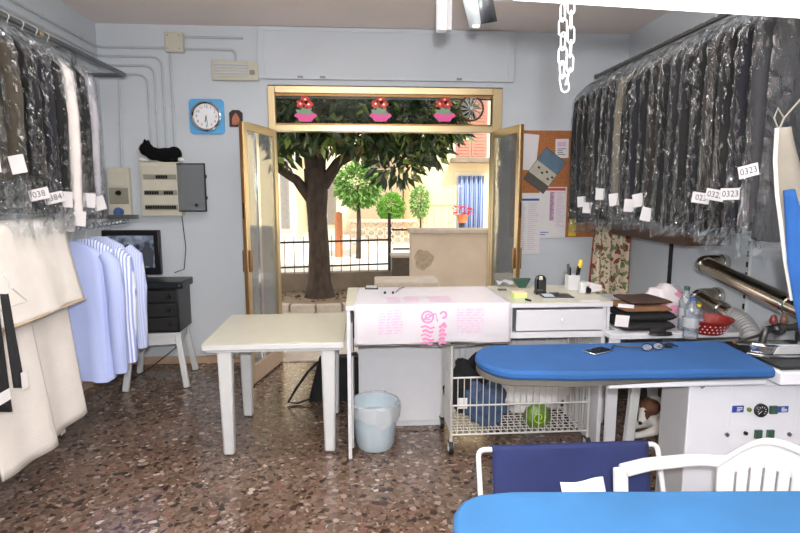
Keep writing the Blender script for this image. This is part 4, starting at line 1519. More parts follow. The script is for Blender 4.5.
pm = MB()
mx_, mz_ = W(427, 316, Y=CY0).x, CZ - .075
stroke(circ(mx_, mz_, .034, 0, 2 * PI), .012, pm)
stroke(circ(mx_ + .004, mz_, .016, .5, 5.5), .01, pm)
stroke([(mx_ - .034, mz_ - .02), (mx_ + .05, mz_ + .02), (mx_ + .06, mz_ - .03)], .01, pm)
stroke(circ(mx_ + .095, mz_ + .012, .018, -2, 3), .012, pm)
stroke([(mx_ + .095, mz_ - .035), (mx_ + .105, mz_ - .06)], .022, pm)
for k in range(5):
    z = mz_ - .062 - k * .026
    stroke([(mx_ - .04 + .01 * (k % 2), z), (mx_ - .012, z + .008), (mx_ + .018, z - .008), (mx_ + .042 - .008 * (k % 3), z)], .016 if k % 2 else .011, pm)
    stroke([(mx_ + .07, z - .004), (mx_ + .09, z + .01), (mx_ + .115 - .01 * (k % 2), z)], .018, pm)
obj('pink_lettering', pm, M['pinkink'], ps, smooth=False)
for bx0, bx1 in ((W(378, 310, Y=CY0).x, W(402, 310, Y=CY0).x), (W(456, 310, Y=CY0).x, W(483, 310, Y=CY0).x)):
    g = random.Random(int(bx0 * 100))
    pm = MB()
    for k in range(9):
        z = CZ - .035 - k * .017
        x = bx0
        while x < bx1:
            L = g.uniform(.015, .05)
            stroke([(x, z), (min(bx1, x + L), z + g.uniform(-.002, .002))], .009, pm)
            x += L + .012
    obj('lilac_lettering', pm, M['lilacink'], ps, smooth=False)['kind'] = 'stuff'


def ontop(u_, w_):
    return Vector((u_, w_, CZ + .0055))


pm = MB()
for k in range(5):
    y = CY0 + .04 + k * .035
    for x0, x1 in ((.16, .24), (.27, .36), (.42, .56)):
        pm.add([ontop(x0, y), ontop(x1, y), ontop(x1, y + .018), ontop(x0, y + .018)], [(0, 1, 2, 3)])
obj('faint_top_lettering', pm, M['lilacink'], ps, smooth=False)

# small things on the counter
p = W(371.5, 289, Z=CZ)
cd = thing('card_holder', 'small black card holder near the left end of the counter', 'card holder', (p.x, p.y, CZ))
obj('tray', MB().box(p.x - .045, p.x + .045, p.y - .04, p.y + .04, CZ + .0005, CZ + .014), M['blackpl'], cd, bevel=.003)
obj('card', MB().box(p.x - .037, p.x + .037, p.y - .032, p.y + .032, CZ + .014, CZ + .02), M['greyside'], cd, bevel=.001)
for px_, nm_ in ((385, 'left'), (393, 'right')):
    p = W(px_, 295, Z=CZ)
    sk = MB().ball(p + Vector((0, 0, .016)), .009)
    o = solo('round_stopper', sk, M['blackpl'], 'small round black stopper on the plastic sheet, ' + ('left one of two' if nm_ == 'left' else 'right one beside the wire'), 'stopper')
p = W(394, 294, Z=CZ)
p2 = W(404, 288.5, Z=CZ)
solo('thin_wire', MB().tube([p + Vector((.012, 0, .012)), (p + p2) / 2 + Vector((0, 0, .016)), p2 + Vector((0, 0, .010))], .0025, 6), M['rubber'], 'thin dark wire lying on the plastic sheet beside the stopper', 'wire')

p = W(519, 297, Z=CZ)
nb = thing('note_block', 'block of green and peach sticky notes on the counter right of the sheet', 'note pad', (p.x, p.y, CZ))
obj('green_notes', MB().box(p.x - .042, p.x + .042, p.y - .04, p.y + .04, CZ + .0005, CZ + .026), M['notegreen'], nb, bevel=.001)
obj('peach_notes', MB().box(p.x - .041, p.x + .040, p.y - .039, p.y + .041, CZ + .026, CZ + .034), M['noteorange'], nb, bevel=.001)
p = W(513, 288, Z=CZ)
solo('papers_heap', MB().grid(lambda u, v: Vector((p.x - .1 + .14 * u, p.y + .02 + .12 * v, CZ + .012 + .03 * abs(math.sin(5 * u + 2 * v)))), 10, 8), M['bagmilk'], 'crumpled clear film lying behind the sticky notes', 'plastic film', solid=.001)
p = W(502, 291, Z=CZ)
solo('metal_clip', MB().box(p.x - .03, p.x + .03, p.y - .012, p.y + .012, CZ + .0065, CZ + .016), M['padgrey'], 'small grey clip on the edge of the plastic sheet near the notes', 'clip', bevel=.003)
p = W(528, 301, Z=CZ)
solo('pencil_stub', MB().cyl(p + Vector((-.01, .02, .007)), p + Vector((.012, -.02, .007)), .006, n=10), M['blackpl'], 'tiny black pencil stub lying right of the sticky notes', 'pencil')
p = W(520, 286, Y=CY1 - .07)
dp_ = thing('dark_tray', 'dark green pointed tray behind the sticky notes', 'tray', (p.x, CY1 - .08, CZ))
obj('body', MB().extr([Vector((p.x - .06, CY1 - .1, CZ + .065)), Vector((p.x + .07, CY1 - .1, CZ + .065)), Vector((p.x + .035, CY1 - .1, CZ + .002)), Vector((p.x - .015, CY1 - .1, CZ + .002))], (0, .05, 0)), M['ledgreen'], dp_, bevel=.004)
p = W(540, 294, Z=CZ)
ts = thing('hand_stamp', 'black upright hand stamp standing on the counter left of the clipboard', 'stamp', (p.x, p.y, CZ))
obj('base', MB().box(p.x - .035, p.x + .035, p.y - .03, p.y + .03, CZ + .0005, CZ + .02), M['blackpl'], ts, bevel=.004)
obj('arch', MB().tube(fillet([p + Vector((-.028, 0, .015)), p + Vector((-.028, 0, .115)), p + Vector((.028, 0, .115)), p + Vector((.028, 0, .015))], .025), .011, 8), M['blackpl'], ts)
obj('stamp_block', MB().box(p.x - .018, p.x + .02, p.y - .022, p.y + .022, CZ + .03, CZ + .095), M['rubber'], ts, bevel=.005)
obj('cap', MB().box(p.x - .012, p.x + .012, p.y - .012, p.y + .012, CZ + .095, CZ + .12), M['beige'], ts, bevel=.003)
p = W(556, 297, Z=CZ)
kb = thing('clipboard', 'dark grey clipboard with a pale edge lying on the counter', 'clipboard', (p.x, p.y, CZ))
Rk = Matrix.Translation((p.x, p.y, CZ)) @ Matrix.Rotation(R(-6), 4, 'Z')
obj('board', MB().box(-.10, .10, -.075, .075, .0005, .007, Rk), M['greyside'], kb, bevel=.002)
obj('cover', MB().box(-.097, .097, -.07, .073, .007, .011, Rk), M['blackpl'], kb, bevel=.002)
obj('clip', MB().box(-.03, .03, .045, .07, .011, .021, Rk), M['railsteel'], kb, bevel=.003)
obj('paper_slip', MB().box(-.085, -.02, -.05, .05, .0112, .0125, Matrix.Translation((0, 0, 0)) @ Rk), M['binpl'], kb, smooth=False)
p = W(572, 289, Z=CZ)
pc = thing('pen_cup', 'white square pen holder with pens and a yellow marker on the counter', 'pen holder', (p.x, p.y, CZ))
pm = MB()
for a in ((-.04, -.034, -.035, .035), (.034, .04, -.035, .035), (-.034, .034, -.035, -.03), (-.034, .034, .03, .035)):
    pm.box(p.x + a[0], p.x + a[1], p.y + a[2], p.y + a[3], CZ + .0005, CZ + .10)
pm.box(p.x - .034, p.x + .034, p.y - .03, p.y + .03, CZ + .0005, CZ + .006)
obj('holder', pm, M['whitepl'], pc, bevel=.002)
for dx, dy, tx_, ty_, h_, m_, rr, lab in ((-.02, 0, -.035, 0, .175, 'railsteel', .009, 'grey steel pen leaning left in the white pen holder'), (-.008, .01, -.015, .01, .15, 'blackpl', .006, 'black pen in the middle of the white pen holder'), (.014, -.005, .035, -.005, .16, 'blackpl', .006, 'dark pen leaning right in the white pen holder'), (.022, .01, .06, .01, .20, 'yellow', .012, 'yellow marker leaning right in the white pen holder')):
    pn = thing('marker_pen' if m_ == 'yellow' else 'pen', lab, 'pen', (p.x + dx, p.y + dy, CZ + .007))
    a, b2 = p + Vector((dx, dy, .008)), p + Vector((tx_, ty_, h_))
    obj('barrel', MB().cyl(a, a.lerp(b2, .85), rr, n=10), M['blackpl'] if m_ == 'yellow' else M[m_], pn)
    obj('cap', MB().cyl(a.lerp(b2, .72 if m_ == 'yellow' else .8), b2, rr * 1.25, rr, n=10), M[m_], pn)
p = W(587, 293, Z=CZ)
pr = thing('paper_dispenser', 'small white box with a dark opening and a folded paper, right of the pen holder', 'dispenser', (p.x, p.y, CZ))
obj('body', MB().box(p.x - .055, p.x - .02, p.y - .03, p.y + .03, CZ + .0005, CZ + .075).box(p.x - .02, p.x + .01, p.y - .03, p.y + .03, CZ + .052, CZ + .075), M['whitepl'], pr, bevel=.006)
obj('folded_paper', MB().extr([p + Vector((-.0, -.02, .078)), p + Vector((.10, .0, .05)), p + Vector((.10, .005, .012)), p + Vector((.012, -.018, .006))], (0, .003, 0)), M['paper'], pr, smooth=False)
obj('dark_core', MB().cyl((p.x - .002, p.y - .028, CZ + .022), (p.x - .002, p.y + .025, CZ + .022), .02), M['blackpl'], pr)
p = W(592, 301, Z=CZ)
solo('paper_strip', MB().box(p.x - .07, p.x + .05, p.y - .012, p.y + .012, CZ + .0004, CZ + .003), M['paper'], 'flat white paper strip at the right front corner of the counter', 'paper')

# ------------------------------------------------------------------ black bag behind the table
p = W(325, 408, Z=0)
bgx, bgy = -.20, 4.25
bb = thing('shoulder_bag', 'black shoulder bag standing on the floor behind the white table', 'bag', (bgx, bgy, 0))
obj('body', MB().grid(lambda u, v: Vector((bgx + (.22 - .035 * v) * abs(math.cos(2 * PI * u)) ** .5 * (1 if math.cos(2 * PI * u) > 0 else -1) + .05 * v, bgy + (.085 - .02 * v) * abs(math.sin(2 * PI * u)) ** .6 * (1 if math.sin(2 * PI * u) > 0 else -1), .003 + .335 * v)), 28, 8, closeu=True).extr([Vector((bgx + .05 + a, bgy + b2, .335)) for a, b2 in ((-.17, -.055), (.17, -.055), (.17, .055), (-.17, .055))], (0, 0, .012)), M['blackcl'], bb, bevel=.006)
obj('front_flap', MB().box(bgx - .12, bgx + .22, bgy - .094, bgy - .086, .1, .31), M['blackcl'], bb, bevel=.004)
obj('strap', MB().tube([Vector((bgx - .14, bgy - .02, .31)), Vector((bgx - .22, bgy - .06, .24)), Vector((bgx - .31, bgy - .1, .12)), Vector((bgx - .37, bgy - .12, .02)), Vector((bgx - .30, bgy - .12, .012)), Vector((bgx - .19, bgy - .1, .04))], .02, 8, flat=.3), M['blackcl'], bb)

# ------------------------------------------------------------------ waste bin
wb = thing('waste_bin', 'pale blue plastic waste bin with a clear liner in front of the counter', 'waste bin', (.085, 3.38, 0))
wx, wy = .085, 3.40
obj('bucket', MB().lathe([(0, .004), (.112, .004), (.118, .02), (.125, .03), (.152, .285), (.16, .29), (.16, .30), (.148, .30), (.12, .03), (0, .02)], (wx, wy, 0), 32), M['binpl'], wb)
lin_ = MB()
g = random.Random(4)
ring = [g.uniform(-1, 1) for _ in range(32)]
prof = [(.12, .08), (.146, .26), (.153, .312), (.167, .306), (.172, .27), (.17, .22)]
vs = []
for j, (rr, z) in enumerate(prof):
    for k in range(32):
        a = 2 * PI * k / 32
        w_ = ring[k] * (.004 if j < 3 else .008)
        zz = z + (.035 * math.sin(a * 2 + 1) + .02 * ring[k] if j == 5 else .01 * ring[k] if j > 2 else 0)
        vs.append(Vector((wx + (rr + w_ * (j > 2)) * math.cos(a), wy + (rr + w_ * (j > 2)) * math.sin(a), zz)))
lin_.add(vs, [(j * 32 + k, j * 32 + (k + 1) % 32, (j + 1) * 32 + (k + 1) % 32, (j + 1) * 32 + k) for j in range(5) for k in range(32)])
obj('liner', lin_, M['bagmilk'], wb, ang=30)

# ------------------------------------------------------------------ wire cart
KX0, KX1, KY0, KY1 = .555, 1.435, 3.24, 3.62
wc = thing('wire_cart', 'chrome wire basket cart on castors under the counter', 'cart', ((KX0 + KX1) / 2, (KY0 + KY1) / 2, 0))
KB, KT = .13, .70
post = MB()
for x in (KX0, KX1):
    for y in (KY0, KY1):
        pp = obj('post', MB().tube([(x, y, .085), (x, y, KT)], .009, 8), M['zinc'], wc)
for z, ym in ((KB, 1), (.32, 1), (.50, 1), (KT, 0)):
    pts = [(KX0, KY0, z), (KX1, KY0, z), (KX1, KY1, z), (KX0, KY1, z)]
    if ym:
        obj('hoop', MB().tube(pts, .006, 6, closed=True), M['zinc'], wc)
    else:
        obj('hoop', MB().tube([(KX1, KY0, z), (KX1, KY1, z), (KX0, KY1, z), (KX0, KY0, z)], .006, 6), M['zinc'], wc)
n = 22
for k in range(1, n):
    x = KX0 + (KX1 - KX0) * k / n
    obj('wire', MB().tube([(x, KY0, .50), (x, KY0, KB), (x, KY1, KB), (x, KY1, KT)], .0035, 5), M['zinc'], wc)
for k in range(1, 9):
    y = KY0 + (KY1 - KY0) * k / 9
    for x in (KX0, KX1):
        obj('wire', MB().tube([(x, y, KB), (x, y, KT)], .0035, 5), M['zinc'], wc)
    obj('wire', MB().tube([(KX0, y, KB + .006), (KX1, y, KB + .006)], .003, 5), M['zinc'], wc)
for x in (KX0, KX1):
    for y in (KY0, KY1):
        c = obj('castor', MB().bar((x, y, .1), (x, y, .06), .02).box(x - .018, x - .014, y - .015, y + .02, .03, .075).box(x + .014, x + .018, y - .015, y + .02, .03, .075), M['zinc'], wc)
        obj('wheel', MB().cyl((x - .013, y + .005, .046), (x + .013, y + .005, .046), .045, n=18), M['rubber'], c)
        obj('hub', MB().cyl((x - .0155, y + .005, .046), (x + .0155, y + .005, .046), .022, n=12), M['zinc'], c)


def heap(name, c, r, m, label, cat, seed, amp=.16, group=None, **k):
    ph = [random.Random(seed + i).uniform(0, 6) for i in range(6)]

    def fn(u, v):
        th, p_ = 2 * PI * u, PI * v
        d = Vector((math.sin(p_) * math.cos(th), math.sin(p_) * math.sin(th), math.cos(p_)))
        f = 1 + amp * (math.sin(4 * d.x + ph[0]) * math.sin(5 * d.y + ph[1]) + .6 * math.sin(9 * d.z + 7 * d.x + ph[2]) + .35 * math.sin(17 * d.x + 13 * d.y + ph[3]))
        f += amp * .9 * (abs(noise.noise(d * 3.1 + Vector((seed, 0, 0)))) - .2) + amp * .5 * noise.noise(d * 7 + Vector((0, seed, 0)))
        z = d.z * r[2] * f
        z = max(z, -r[2] * .8)
        return Vector((c[0] + d.x * r[0] * f, c[1] + d.y * r[1] * f, c[2] + z))
    return solo(name, MB().grid(fn, 36, 22, closeu=True), m, label, cat, group, ang=70, **k)


heap('jacket_bundle', (.725, 3.52, .335), (.15, .07, .20), M['blackcl'], 'rumpled black jacket at the left end of the wire cart', 'clothing', 31)
heap('denim_bundle', (.80, 3.365, .265), (.13, .085, .145), M['denim'], 'blue denim trousers bundled in the wire cart', 'clothing', 32, .22)
heap('white_laundry', (1.16, 3.51, .34), (.235, .075, .22), M['whitecloth'], 'white laundry sheet heaped in the wire cart behind the green packet', 'laundry', 33, .1)
gp = heap('green_packet', (1.13, 3.32, .205), (.085, .055, .085), M['green'], 'round green packet with a lime swirl in the front of the wire cart', 'packet', 34, .06)
sw = MB()
prev = None
pts = [Vector((1.125 + r_ * math.cos(a), 3.262 + .012 * (r_ / .05) ** 2, .215 + r_ * math.sin(a))) for r_, a in [(.012 + .033 * k / 30, -1 + 7.5 * k / 30) for k in range(31)]]
obj('swirl_print', MB().tube(pts, .006, 6, flat=.5), M['lime'], gp)
solo('paper_slip', MB().box(.60, .66, 3.262, 3.264, .29, .36), M['paper'], 'small white paper stuck on the left front of the wire cart', 'paper')

# ------------------------------------------------------------------ side table right of the counter with its clutter
SZ = .80
sd = thing('side_table', 'white side table along the right wall behind the ironing table', 'side table', (2.05, 3.6, 0))
obj('top', MB().box(1.565, 2.53, 3.08, 4.35, SZ - .03, SZ).box(1.482, 1.565, 3.08, 3.19, SZ - .03, SZ), M['white'], sd, bevel=.003)
obj('leg_panel', MB().box(1.487, 1.552, 3.10, 3.125, .002, SZ - .03), M['white'], sd, bevel=.003)
obj('leg_panel', MB().box(2.42, 2.52, 3.10, 3.125, .002, SZ - .03), M['white'], sd, bevel=.003)
obj('back_panel', MB().box(1.56, 2.52, 4.31, 4.335, .002, SZ - .03), M['greyside'], sd, bevel=.003)


def folded(name, x0, x1, y0, y1, z0, z1, m, label, sag=.01):
    def fn(u, v):
        th = 2 * PI * u
        cs2, sn2 = math.cos(th), math.sin(th)
        k = abs(cs2) ** .5 * (1 if cs2 >= 0 else -1)
        l = abs(sn2) ** .5 * (1 if sn2 >= 0 else -1)
        y = y0 + (y1 - y0) * v
        e_ = min(1, 8 * min(v, 1 - v) + .25)
        return Vector(((x0 + x1) / 2 + k * (x1 - x0) / 2, y, (z0 + z1) / 2 + l * (z1 - z0) / 2 * e_ + sag * math.sin(9 * y + 5 * k) * (1 if l > 0 else 0)))
    return solo(name, capped(MB().grid(fn, 24, 12, closeu=True), 24, 12), m, label, 'clothing', 'folded clothes on the side table', ang=70)


folded('folded_garment', 1.575, 1.90, 3.12, 3.42, SZ + .002, SZ + .055, M['blackcl'], 'folded black garment at the bottom of the clothes pile on the side table', .004)
folded('folded_garment', 1.60, 1.91, 3.13, 3.42, SZ + .058, SZ + .112, M['blackcl'], 'folded black garment in the middle of the clothes pile on the side table', .004)
folded('folded_garment', 1.59, 1.88, 3.13, 3.42, SZ + .116, SZ + .145, mat('tan_suede', '#6b4b30', .9, var=.2), 'folded tan brown garment near the top of the clothes pile', .004)
folded('folded_garment', 1.66, 1.92, 3.2, 3.46, SZ + .149, SZ + .175, mat('dark_brown_suede', '#3c2a20', .9, var=.2), 'folded dark brown garment on top of the clothes pile', .004)
for k, (px_, py_, Y_, wd, ht, lab) in enumerate(((622, 321, 3.11, .085, .07, 'white paper ticket on the front of the black folded garments'), (626, 306, 3.115, .10, .022, 'white paper ticket on top of the brown folded garments'))):
    p = W(px_, py_, Y=Y_)
    solo('paper_ticket', quad(MB(), p, (1, 0, -.1), (0.1, 0, 1), wd, ht), M['paper'], lab, 'ticket', smooth=False)
p = W(667, 318, Y=3.5)
heap('plastic_bag', (p.x + .03, 3.58, SZ + .095), (.14, .11, .115), spot_mat('pink_printed_plastic', '#d6ced1', [((-.09, -.085, .07), .055, '#d07a9e'), ((.02, -.10, .05), .035, '#d993b0'), ((.05, -.06, .15), .04, '#cf86a4')], .35), 'pink and white plastic bag on the side table behind the folded clothes', 'plastic bag', 41, .12)
pkm = MB()
p = W(661, 321, Y=3.40)
pkm.ball((p.x - .01, 3.415, SZ + .09), .05, .012, .06)
solo('bag_print', pkm, M['pinkink'], 'pink printed patch on the plastic bag', 'print') if False else None
p = W(663, 336, Z=SZ)
sl = thing('slipper', 'small dark slipper lying on the front of the side table', 'slipper', (p.x, p.y, SZ))
obj('sole', MB().grid(lambda u, v: Vector((p.x + .075 * math.cos(2 * PI * u) * (1 - .15 * v), p.y + .025 + .032 * math.sin(2 * PI * u), SZ + .001 + .012 * v)), 20, 2, closeu=True).ball((p.x, p.y + .025, SZ + .014), .07, .03, .006), M['rubber'], sl)
obj('upper', MB().ball((p.x - .02, p.y + .025, SZ + .026), .05, .032, .022), M['blackcl'], sl)


def bottle(px_, py_, label, h_=.25, r_=.04, seed=0, capm='bluegrip'):
    p = W(px_, py_, Z=SZ)
    t_ = thing('plastic_bottle', label, 'bottle', (p.x, p.y, SZ), 'bottles on the side table')
    pr_ = [(0, .002), (r_ * .9, .002), (r_, .012)]
    for k in range(1, 9):
        pr_.append((r_ * (1 - .06 * (k % 2)), .012 + k * h_ * .075))
    pr_ += [(r_ * .95, h_ * .68), (r_ * .6, h_ * .82), (r_ * .35, h_ * .88), (r_ * .35, h_ * .93)]
    obj('body', MB().lathe(pr_, p, 20), M['bottle'], t_)
    obj('label_band', MB().lathe([(r_ * 1.01, h_ * .28), (r_ * 1.01, h_ * .52)], p, 20), M['bagmilk'], t_)
    obj('cap', MB().lathe([(0, h_ * .92), (r_ * .42, h_ * .92), (r_ * .42, h_), (0, h_)], p, 14), M[capm], t_)
    return t_


bottle(690, 338, 'clear water bottle on the side table, left of the red basket', .24, .042)
bottle(684, 330, 'clear bottle standing behind the front bottle with a greenish cap', .27, .04, 1, 'ledgreen')
bottle(697, 332, 'small clear bottle with yellow cap beside the red basket', .17, .034, 2, 'yellow')
p = W(716, 338, Z=SZ)
rbk = thing('red_basket', 'red perforated round basket on the side table below the pipes', 'basket', (p.x, p.y + .12, SZ))
bc = Vector((p.x + .02, p.y + .12, SZ))
obj('bowl', MB().lathe([(0, .004), (.085, .004), (.095, .012), (.135, .085), (.142, .088), (.142, .094), (.13, .094), (.09, .016), (0, .012)], bc, 32), M['redmetal'], rbk)
hm = MB()
for j in range(3):
    for k in range(28):
        a = 2 * PI * (k + .5 * (j % 2)) / 28
        rr, z = .101 + .010 * j, .024 + .02 * j
        pp = bc + Vector((rr * math.cos(a), rr * math.sin(a), z))
        q_ = Vector((math.cos(a), math.sin(a), -.5)).normalized()
        hm.cyl(pp, pp + q_ * .003, .0045, n=6)
hol = obj('perforation', hm, M['pinkbag'], rbk, smooth=False)
hol['kind'] = 'stuff'

# ------------------------------------------------------------------ corkboard with pinned papers
YC = YB - .014
a0, a1 = W(523, 205, Y=YB), W(592, 131, Y=YB)
kz0 = W(575, 237, Y=YB).z
ckb = solo('cork_board', MB().box(1.44, a1.x + .1, YC, YB - .001, kz0, a1.z), M['cork'], 'brown cork board on the back wall right of the open door', 'cork board', bevel=.003)


def pinned(name, label, cat, px0, py0, px1, py1, m=None, tilt=0, off=.001, group=None):
    p, q_ = W(px0, py1, Y=YC), W(px1, py0, Y=YC)
    c = Vector(((p.x + q_.x) / 2, YC - off, (p.z + q_.z) / 2))
    rt = Vector((math.cos(tilt), 0, math.sin(tilt)))
    up = Vector((-math.sin(tilt), 0, math.cos(tilt)))
    wd, ht = q_.x - p.x, q_.z - p.z
    o = solo(name, quad(MB(), c, rt, up, wd, ht, th=.001), m or M['paper'], label, cat, group, smooth=False)

    def mark(nm_, m_, u0, u1, v0, v1, th=.0005):
        cc = c + rt * ((u0 + u1) / 2 - .5) * wd + up * (.5 - (v0 + v1) / 2) * ht + rt.cross(up) * .001
        return obj(nm_, quad(MB(), cc, rt, up, (u1 - u0) * wd, (v1 - v0) * ht, th=th), m_, o, smooth=False)

    def lines(nm_, m_, u0, u1, v0, v1, n, ht_=.35, seed=1):
        g = random.Random(seed)
        mb = MB()
        for k in range(n):
            v = v0 + (v1 - v0) * k / n
            e = v + (v1 - v0) / n * ht_
            ue = u1 - (u1 - u0) * g.random() * .5
            cc = c + rt * ((u0 + ue) / 2 - .5) * wd + up * (.5 - (v + e) / 2) * ht + rt.cross(up) * .001
            quad(mb, cc, rt, up, (ue - u0) * wd, (e - v) * ht, th=.0005)
        k_ = obj(nm_, mb, m_, o, smooth=False)
        k_['kind'] = 'stuff'
    return o, mark, lines, c, rt, up


pinned('paper_sheet', 'plain white sheet pinned at the upper left of the cork board', 'paper', 518, 134, 538, 170, tilt=-.08)
o, mk, ln, *_ = pinned('note_card', 'small printed card pinned at the upper right of the cork board', 'card', 555, 139, 569, 158, tilt=.02)
mk('print_block', M['lilacink'], .15, .8, .15, .4)
ln('print_lines', M['ink'], .15, .85, .5, .9, 4)
o, mk, ln, *_ = pinned('wall_calendar', 'long white printed calendar sheet with a red heading on the cork board', 'calendar', 538, 187, 567, 238, off=.0015)
mk('heading', M['redink'], .05, .95, .02, .07)
mk('date_strip', M['lilacink'], .38, .56, .1, .66)
ln('date_lines', M['ink'], .40, .54, .1, .66, 22, .5)
ln('column_lines', M['lilacink'], .62, .95, .1, .8, 20)
ln('foot_lines', M['blueink'], .05, .4, .88, .97, 2)
o, mk, ln, *_ = pinned('price_list', 'white price list sheet with a dark blue heading beside the door', 'paper', 519, 193, 541, 254, off=.003)
mk('heading', M['blueink'], .06, .92, .09, .125)
ln('text_lines', M['greyside'], .06, .25, .17, .95, 24, .4, 2)
ln('price_lines', M['lilacink'], .4, .92, .17, .95, 24, .3, 3)
o, mk, ln, c, rt, up = pinned('postcard', 'tilted beach postcard with blue sky pinned over the calendar', 'postcard', 531, 151, 558, 190, m=M['padgrey'], tilt=-.62, off=.005)
for u0, u1, v0, v1, m_, nm_ in ((0.02, .98, .02, .40, 'skyp', 'sky'), (.02, .98, .40, .74, 'sand', 'sand')):
    pass
M['skyp'] = mat('postcard_blue', '#5d7488', .4, var=.15)
M['sand'] = mat('postcard_sand', '#b9b4a4', .4, var=.1)
mk('sky_print', M['skyp'], .02, .98, .02, .4)
mk('sand_print', M['sand'], .02, .98, .4, .76)
for u, v in ((.2, .5), (.42, .56), (.55, .47), (.74, .6), (.85, .5)):
    mk('boat_print', M['ink'], u, u + .1, v, v + .05, .0008)
o, mk, ln, *_ = pinned('yellow_card', 'small yellow and brown card at the lower right of the cork board', 'card', 568, 205, 577, 236, m=M['yellow'], off=.002)
mk('brown_print', M['wood'], 0.02, .98, .02, .45)

# ------------------------------------------------------------------ transom stickers and the round window vent
for i, (px_, lab) in enumerate(((305.5, 'leftmost'), (380.5, 'middle'), (444.5, 'rightmost'))):
    c = W(px_, 110, Y=YB + .006)
    s_ = thing('window_sticker', 'pink flower pot sticker with red flowers on the transom glass, %s of three' % lab, 'sticker', (c.x, YB + .006, c.z - .1), 'flower pot stickers on the transom')
    y = YB + .0055
    obj('pot', MB().extr([Vector((c.x + a, y, c.z + z)) for a, z in ((-.055, -.105), (.055, -.105), (.072, -.075), (.105, -.055), (.09, -.03), (-.09, -.03), (-.105, -.055), (-.072, -.075))], (0, .002, 0)), M['pinkpot'], s_, smooth=False)
    obj('leaves', MB().extr([Vector((c.x + a, y - .0012, c.z + z)) for a, z in ((-.075, -.032), (-.02, -.04), (.03, -.04), (.08, -.032), (.05, -.005), (.06, .015), (.01, .012), (-.03, .025), (-.04, .0), (-.09, .005))], (0, .002, 0)), M['leafsticker'], s_, smooth=False)
    for fx_, fz_, rr in ((-.045, .055, .036), (.03, .05, .038), (0, .095, .038)):
        pts = [Vector((c.x + fx_ + rr * (1 + .22 * math.cos(5 * a)) * math.cos(a), y - .0024, c.z + fz_ + rr * (1 + .22 * math.cos(5 * a)) * math.sin(a))) for a in [2 * PI * k / 25 for k in range(25)]]
        fl_ = obj('flower', MB().extr(pts, (0, .002, 0)), M['redflower'], s_, smooth=False)
        obj('flower_centre', MB().cyl((c.x + fx_, y - .003, c.z + fz_), (c.x + fx_, y - .0022, c.z + fz_), .009, n=10), M['gold'], fl_)
c = W(471.5, 108.5, Y=YB)
vf = thing('window_vent', 'round brown spoked window vent in the right end of the transom glass', 'vent', (c.x, YB, c.z - .11))
obj('ring', MB().tube([(c.x + .11 * math.cos(a), YB - .0, c.z + .11 * math.sin(a)) for a in [2 * PI * k / 36 for k in range(36)]], .009, 8, closed=True), M['wood'], vf)
for k in range(12):
    a = 2 * PI * k / 12
    bl = MB().extr([Vector((c.x + r_ * math.cos(a + d), YB + o2, c.z + r_ * math.sin(a + d))) for r_, d, o2 in ((.018, 0, -.004), (.105, -.09, -.006), (.105, .13, .004), (.018, .6, .002))], (0, .0015, 0))
    obj('blade', bl, M['bagmilk'], vf, smooth=False)
    obj('spoke', MB().bar((c.x, YB - .005, c.z), (c.x + .108 * math.cos(a), YB - .005, c.z + .108 * math.sin(a)), .004), M['wood'], vf, smooth=False)
obj('hub', MB().cyl((c.x, YB - .012, c.z), (c.x, YB + .005, c.z), .016), M['beige'], vf)

# ------------------------------------------------------------------ ironing table behind (with its white control cabinet)
IZ = .905


def board_outline(x0, x1, yn, yf, n=12, taper=.0):
    """plan outline: rounded nose on the left, straight to the right end"""
    r_ = (yf - yn) / 2
    ym = (yf + yn) / 2
    out = []
    for k in range(n + 1):
        a = PI / 2 + PI * k / n
        out.append((x0 + r_ * .75 + r_ * .75 * math.cos(a), ym + r_ * math.sin(a)))
    return out


it = thing('ironing_table', 'blue padded ironing table with white control cabinet, the one farther from the camera', 'ironing table', (1.3, 2.4, 0), None)
yn, yf = 2.13, 2.56
pl = [(x, y) for x, y in board_outline(.515, 0, yn + .03, yf)]
pl += [(.90, yn + .0), (1.74, yn - .02), (1.76, yn + .02), (1.80, yf - .02), (1.78, yf)]
tp_ = MB().extr([Vector((x, y, IZ)) for x, y in pl], (0, 0, -.042))
obj('board_cover', tp_, M['bluecover'], it, bevel=.014)
pd = MB().extr([Vector((x * .985 + .012, (y - 2.35) * (.93 if x < 1.0 else .6) + 2.35, IZ - .042)) for x, y in pl], (0, 0, -.03))
obj('felt_pad', pd, M['padgrey'], it, bevel=.006)
pd = MB().extr([Vector((x * .9 + .16, (y - 2.35) * .85 + 2.36, IZ - .072)) for x, y in pl if x > .6] + [Vector((.75, 2.38, IZ - .072))], (0, 0, -.02))
obj('board_tray', MB().box(1.05, 1.76, 2.18, 2.50, IZ - .095, IZ - .072), M['enamel'], it, bevel=.006)
ux0, ux1, uy0, uy1 = 1.47, 2.32, 2.27, 2.49
cab = obj('cabinet', MB().box(ux0, ux1, uy0, uy1, .03, IZ - .10), M['enamel'], it, bevel=.004)
obj('side_plate', MB().box(ux0 - .003, ux0, uy0 + .004, uy1 - .004, .035, IZ - .105), M['greyside'], cab, smooth=False)
# control panel
def UF(px_, py_):
    return W(px_, py_, Y=uy0)


a_, b_2 = UF(724, 470), UF(797, 384)
pnl = obj('control_panel', MB().box(a_.x, b_2.x, uy0 - .004, uy0, a_.z - .2, b_2.z - .004), M['enamel'], it, bevel=.002)


def ctl(nm_, m_, px0, py0, px1, py1, th=.004):
    p, q_ = UF(px0, py1), UF(px1, py0)
    return obj(nm_, MB().box(p.x, q_.x, uy0 - .004 - th, uy0 - .004, p.z, q_.z), m_, pnl, bevel=.001)


